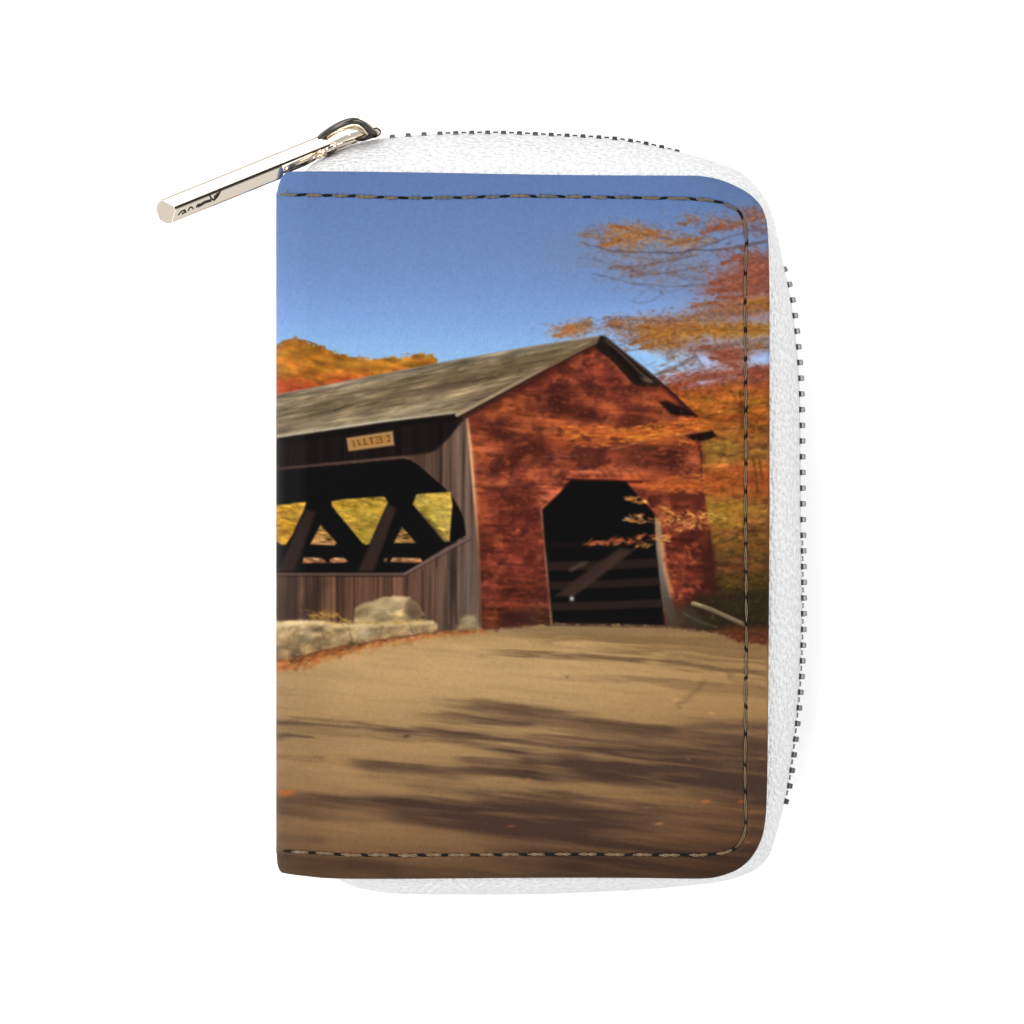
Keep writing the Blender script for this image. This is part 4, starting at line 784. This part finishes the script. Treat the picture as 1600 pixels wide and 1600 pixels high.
# ------------------------------------------------------------------ slider and pull
def tube(bm, pts, r, seg=10, flat=1.0):
    rings = []; n = len(pts)
    for i, p in enumerate(pts):
        d = (pts[min(n-1, i+1)]-pts[max(0, i-1)]).normalized(); up = Vector((0, 0, 1)); a = d.cross(up)
        if a.length < 1e-6: a = Vector((1, 0, 0))
        a.normalize(); c = a.cross(d).normalized()
        rr = r[i] if isinstance(r, (list, tuple)) else r
        rings.append([bm.verts.new(p+a*rr*math.cos(2*math.pi*k/seg)+c*rr*flat*math.sin(2*math.pi*k/seg)) for k in range(seg)])
    for i in range(n-1):
        for k in range(seg): bm.faces.new((rings[i][k], rings[i][(k+1) % seg], rings[i+1][(k+1) % seg], rings[i+1][k]))
    bm.faces.new(rings[0][::-1]); bm.faces.new(rings[-1])
def prism(bm, pts, z0, z1, bevel=0, seg=2):
    """solid with a photo-plane outline between heights z0 and z1 (z may be a function of x, y)"""
    f = lambda z, x, y: z(x, y) if callable(z) else z
    lo = [bm.verts.new(P(x, y, f(z0, x, y))) for x, y in pts]; hi = [bm.verts.new(P(x, y, f(z1, x, y))) for x, y in pts]
    fs = [bm.faces.new(lo[::-1]), bm.faces.new(hi)]
    for i in range(len(pts)): fs.append(bm.faces.new((lo[i], lo[(i+1) % len(pts)], hi[(i+1) % len(pts)], hi[i])))
    bmesh.ops.recalc_face_normals(bm, faces=fs)
    if bevel: bmesh.ops.bevel(bm, geom=list({e for ff in fs for e in ff.edges}), offset=bevel*S, segments=seg, affect='EDGES', clamp_overlap=True)

# slider body: two shield plates joined by a wedge, straddling the zip at its upper left end
bm = bmesh.new()
prism(bm, [(500, 243), (511, 225), (545, 209), (585, 197.5), (593, 200), (596, 208), (588, 214), (560, 222), (528, 234), (512, 246)], 118, 136, 3)
prism(bm, [(500, 243), (511, 225), (545, 209), (585, 197.5), (593, 200), (596, 208), (588, 214), (560, 222), (528, 234), (512, 246)], 64, 80, 3)
prism(bm, [(572, 206), (580, 203), (586, 205), (584, 211), (575, 212)], 80, 118, 1.5)
slider = bm_obj('zipper_slider', bm, m_gold, wallet)
# dark side strip of the slider (flange towards the teeth)
bm = bmesh.new()
prism(bm, [(553, 216.5), (581, 205), (586, 204), (585, 215), (566, 221.5), (557, 219.5)], 136, 139, 1)
bm_obj('flange', bm, m_black, slider)
# arched bail on top
def arc_pts(ctrl, n): 
    q = catmull(ctrl, n); return [P(*p) for p in q]
bm = bmesh.new()
tube(bm, arc_pts([(497, 219, 140), (508, 209, 156), (527, 197, 172), (546, 189.5, 178), (559, 189.5, 174), (570, 195, 164), (579, 204, 148), (584, 208, 136)], 40), 5.4*S, 12, 1.3)
bm_obj('bail', bm, m_black, slider)
bm = bmesh.new()
tube(bm, arc_pts([(510, 216, 134), (522, 207, 146), (540, 200, 152), (556, 199.5, 150), (566, 204, 142), (572, 209, 134)], 30), 3.6*S, 10, 1.2)
bm_obj('inner_loop', bm, m_dark_gold, slider)

bm = bmesh.new()
tube(bm, arc_pts([(553, 184.6, 178), (563, 186, 176), (574, 192, 168), (583, 200, 154)], 20), 1.5*S, 8)
tube(bm, arc_pts([(551, 194.6, 180), (561, 196.5, 176), (569, 203, 164), (574, 210, 150)], 20), 1.7*S, 8)
bm_obj('bail_rim', bm, m_gold, slider)
bm = bmesh.new(); tube(bm, arc_pts([(584, 201, 139), (589, 200.5, 139), (594, 204, 139), (594, 209, 139), (589, 213, 139), (584, 215, 139)], 24), 1.3*S, 8)
bm_obj('tip_rim', bm, m_black, slider)

# pull tab: faceted bar from the slider down to the table
ax0, ax1 = Vector((505, 231)), Vector((258, 331)); dirp = (ax1-ax0).normalized(); nrm = Vector((dirp.y, -dirp.x))   # photo axes
if nrm.y > 0: nrm = -nrm                                       # towards the upper left
def zline(t): return 146-24*t
SEC = [(20.4, -4), (20.2, 2.4), (16.8, 5.0), (3.2, 11.2), (1.6, 11.5), (-1.8, 11.5), (-3.2, 11.2), (-18, 4.8), (-20, 3), (-20, -6), (-15, -12), (-2, -16), (15, -12)]
ARM = [(20.4, -4), (20.2, 2.4), (16.8, 5.0), (3.2, 11.2), (1.6, 11.5), (-1.2, 11.3), (-1.8, 10), (-1.8, -8), (15, -12)]
LB = (ax1-ax0).length
def at_bar(u, a, h):                                           # u along the bar from its free end, a across, h above its axis
    p = ax1+dirp*u+nrm*a; return P(p.x, p.y, zline(1+u/LB)+h)
def bar(bm, sec, u0, u1):
    ends = [[bm.verts.new(at_bar(u, a, h)) for a, h in sec] for u in (u0, u1)]; m_ = len(sec)
    fs = [bm.faces.new((ends[0][k], ends[0][(k+1) % m_], ends[1][(k+1) % m_], ends[1][k])) for k in range(m_)]
    fs += [bm.faces.new(ends[0][::-1]), bm.faces.new(ends[1])]
    bmesh.ops.recalc_face_normals(bm, faces=fs)
bm = bmesh.new(); bar(bm, SEC, -196, 16)
dw = Vector((dirp.x, -dirp.y, 0)); nw = Vector((nrm.x, -nrm.y, 0)); up = Vector((0, 0, 1))
cuts = [(at_bar(-16.5, 0, 11.5), up*.85+dw*.53), (at_bar(11, 10, 0), dw*.82+nw*.57), (at_bar(11, -10, 0), dw*.82-nw*.57), (at_bar(3, 17.5, 0), dw*.35+nw*.93), (at_bar(4, -17.8, 0), dw*.35-nw*.93), (at_bar(12.5, 0, 0), dw), (at_bar(-190, -19, 0), -dw*.75-nw*.66)]
for pc, pn in cuts:                                            # the slanting end face and the rounded end
    r = bmesh.ops.bisect_plane(bm, geom=bm.verts[:]+bm.edges[:]+bm.faces[:], plane_co=pc, plane_no=pn.normalized(), clear_outer=True, dist=1e-8)
    es = [e for e in r['geom_cut'] if isinstance(e, bmesh.types.BMEdge)]
    bmesh.ops.holes_fill(bm, edges=[e for e in es if e.is_boundary], sides=0)
bar(bm, ARM, -278, -194)
bmesh.ops.bevel(bm, geom=[e for e in bm.edges if len(e.link_faces) == 2 and e.calc_face_angle(0) > .5], offset=.7*S, segments=1, affect='EDGES', clamp_overlap=True)
pull = bm_obj('pull_tab', bm, m_gold, wallet, False)

# engraved mark and letters on the lower facet of the pull
bm = bmesh.new()
def on_facet(x, y):
    d = Vector((x, y))-ax0; t = d.dot(dirp)/(ax1-ax0).length; a = d.dot(nrm)
    a = max(-17, min(-2.2, a)); h = 11.2+(4.8-11.2)*(a+3.2)/(-18+3.2)+.3
    return P(x, y, zline(t)+h+.5)
def stroke(pts, w):
    for (x0, y0), (x1, y1) in zip(pts[:-1], pts[1:]):
        d = Vector((x1-x0, y1-y0)).normalized()*w*.5; n_ = Vector((-d.y, d.x)); q = [(x0-d.x*.3+n_.x, y0-d.y*.3+n_.y), (x1+d.x*.3+n_.x, y1+d.y*.3+n_.y), (x1+d.x*.3-n_.x, y1+d.y*.3-n_.y), (x0-d.x*.3-n_.x, y0-d.y*.3-n_.y)]
        vs = [bm.verts.new(on_facet(*p)) for p in q]; f = bm.faces.new(vs)
        r = bmesh.ops.extrude_face_region(bm, geom=[f]); vv = [g for g in r['geom'] if isinstance(g, bmesh.types.BMVert)]
        bmesh.ops.translate(bm, vec=(0, 0, .8*S), verts=vv)
for p, w in [([(278.5, 336.5), (283, 331), (289, 328.5), (290.5, 331), (284, 335)], 1.5), ([(287.5, 330), (291, 332.5)], 1.5), ([(294, 329.5), (297, 324.5), (299.5, 324), (302.5, 327)], 1.6), ([(306.5, 324.5), (309.5, 320), (312, 319.5)], 1.6), ([(309, 323.5), (312.5, 321.5)], 2.6), ([(313, 321), (320, 316.5), (330, 313.5)], 3.6),
             ([(327.5, 305), (330, 310.5), (334, 313)], 2.4), ([(334.5, 313), (340, 307), (344.5, 298.5)], 2.6), ([(335, 309), (341, 303)], 3.2)]:
    stroke(p, w)
bm_obj('engraving', bm, m_engrave, pull, False)
# the fork and hinge where the pull meets the slider
bm = bmesh.new(); tube(bm, [P(444, 264, 136), P(456, 259, 140), P(474, 251, 142), P(488, 244.5, 143)], [3*S, 4.2*S, 4.2*S, 3.4*S], 8)
bm_obj('fork_arm', bm, m_gold, pull, False)
bm = bmesh.new(); tube(bm, [P(439, 270.5, 140), P(455, 265.5, 140), P(476, 257, 140), P(493, 248.5, 140)], [1.6*S, 2.6*S, 2.6*S, 2*S], 10)  # black tube standing in for the dark gap and reflection below the arm
tube(bm, [P(511, 239, 138), P(518, 236, 140), P(525, 231.5, 140)], [2.6*S, 4*S, 3*S], 10)  # likewise the dark underside of the hinge pin, put in as black metal
bm_obj('hinge_gap_shade', bm, m_black, pull)
bm = bmesh.new(); tube(bm, [P(507, 235, 150), P(513, 232, 151), P(521, 227.5, 151), P(525, 225.5, 150)], [4.4*S, 5.4*S, 5.4*S, 4.4*S], 14)
bm_obj('hinge_pin', bm, m_gold, pull)
bm = bmesh.new(); tube(bm, [P(464, 254, 148), P(474, 250, 150), P(484, 245.5, 151), P(494, 239, 152), P(503, 233, 152)], [1.4*S, 2.2*S, 3.2*S, 3.2*S, 2.4*S], 12)
tube(bm, [P(493, 247, 146), P(499, 244, 148), P(504, 240.5, 148)], [2.6*S, 4*S, 3*S], 12)
bm_obj('hinge_link', bm, m_dark_gold, pull)

# ------------------------------------------------------------------ the white surface
bm = bmesh.new(); bmesh.ops.create_grid(bm, x_segments=2, y_segments=2, size=1.6)
tb = bm_obj('white_tabletop', bm, m_table, None, False); tb['kind'] = 'structure'

# ------------------------------------------------------------------ light: four soft boxes round the table, plus an added bright surround
w = bpy.data.worlds.new('World'); sc.world = w; w.use_nodes = True
w.node_tree.nodes['Background'].inputs['Color'].default_value = (1, 1, 1, 1); w.node_tree.nodes['Background'].inputs['Strength'].default_value = 1.0
wt = w.node_tree; wc_ = add(wt, 'ShaderNodeTexCoord'); sx = add(wt, 'ShaderNodeSeparateXYZ'); mr = add(wt, 'ShaderNodeMapRange')   # added world gradient: bright all round, dark overhead, shaped for the metal's reflections
mr.inputs['From Min'].default_value = .89; mr.inputs['From Max'].default_value = .93; mr.inputs['To Min'].default_value = .76; mr.inputs['To Max'].default_value = .02
wt.links.new(wc_.outputs['Generated'], sx.inputs[0]); wt.links.new(sx.outputs['Z'], mr.inputs['Value']); wt.links.new(mr.outputs[0], wt.nodes['Background'].inputs['Color'])
def softbox(name, loc, size, power):
    l = bpy.data.lights.new(name, 'AREA'); l.shape = 'RECTANGLE'; l.size, l.size_y = size; l.energy = power
    o = bpy.data.objects.new(name, l); col.objects.link(o); o.location = loc
    o.rotation_euler = (Vector((0, 0, .02))-Vector(loc)).to_track_quat('-Z', 'Y').to_euler()
softbox('softbox', (-.42, .74, .80), (1.0, .6), 8.6)
softbox('softbox', (-.85, .18, .75), (.5, .8), 6.4)
softbox('softbox', (.85, .10, .75), (.6, .9), 8.0)
softbox('softbox', (-.50, -.72, .72), (.7, .6), 6.6)

# ------------------------------------------------------------------ camera and render
cam = bpy.data.cameras.new('camera'); co_ = bpy.data.objects.new('camera', cam); col.objects.link(co_)
co_.location = (0, 0, (H+DIST)*S); cam.sensor_width = 36; cam.lens = 36*(DIST*S)/(1600*S); cam.clip_start = .01; cam.clip_end = 20
sc.camera = co_
sc.render.engine = 'CYCLES'; sc.cycles.samples = 128; sc.cycles.use_denoising = True; sc.cycles.denoiser = 'OPENIMAGEDENOISE'; sc.cycles.denoising_input_passes = 'RGB_ALBEDO_NORMAL'
sc.view_settings.view_transform = 'Standard'; sc.view_settings.look = 'None'; sc.view_settings.exposure = 0; sc.view_settings.gamma = 1
sc.render.resolution_x = sc.render.resolution_y = 1024
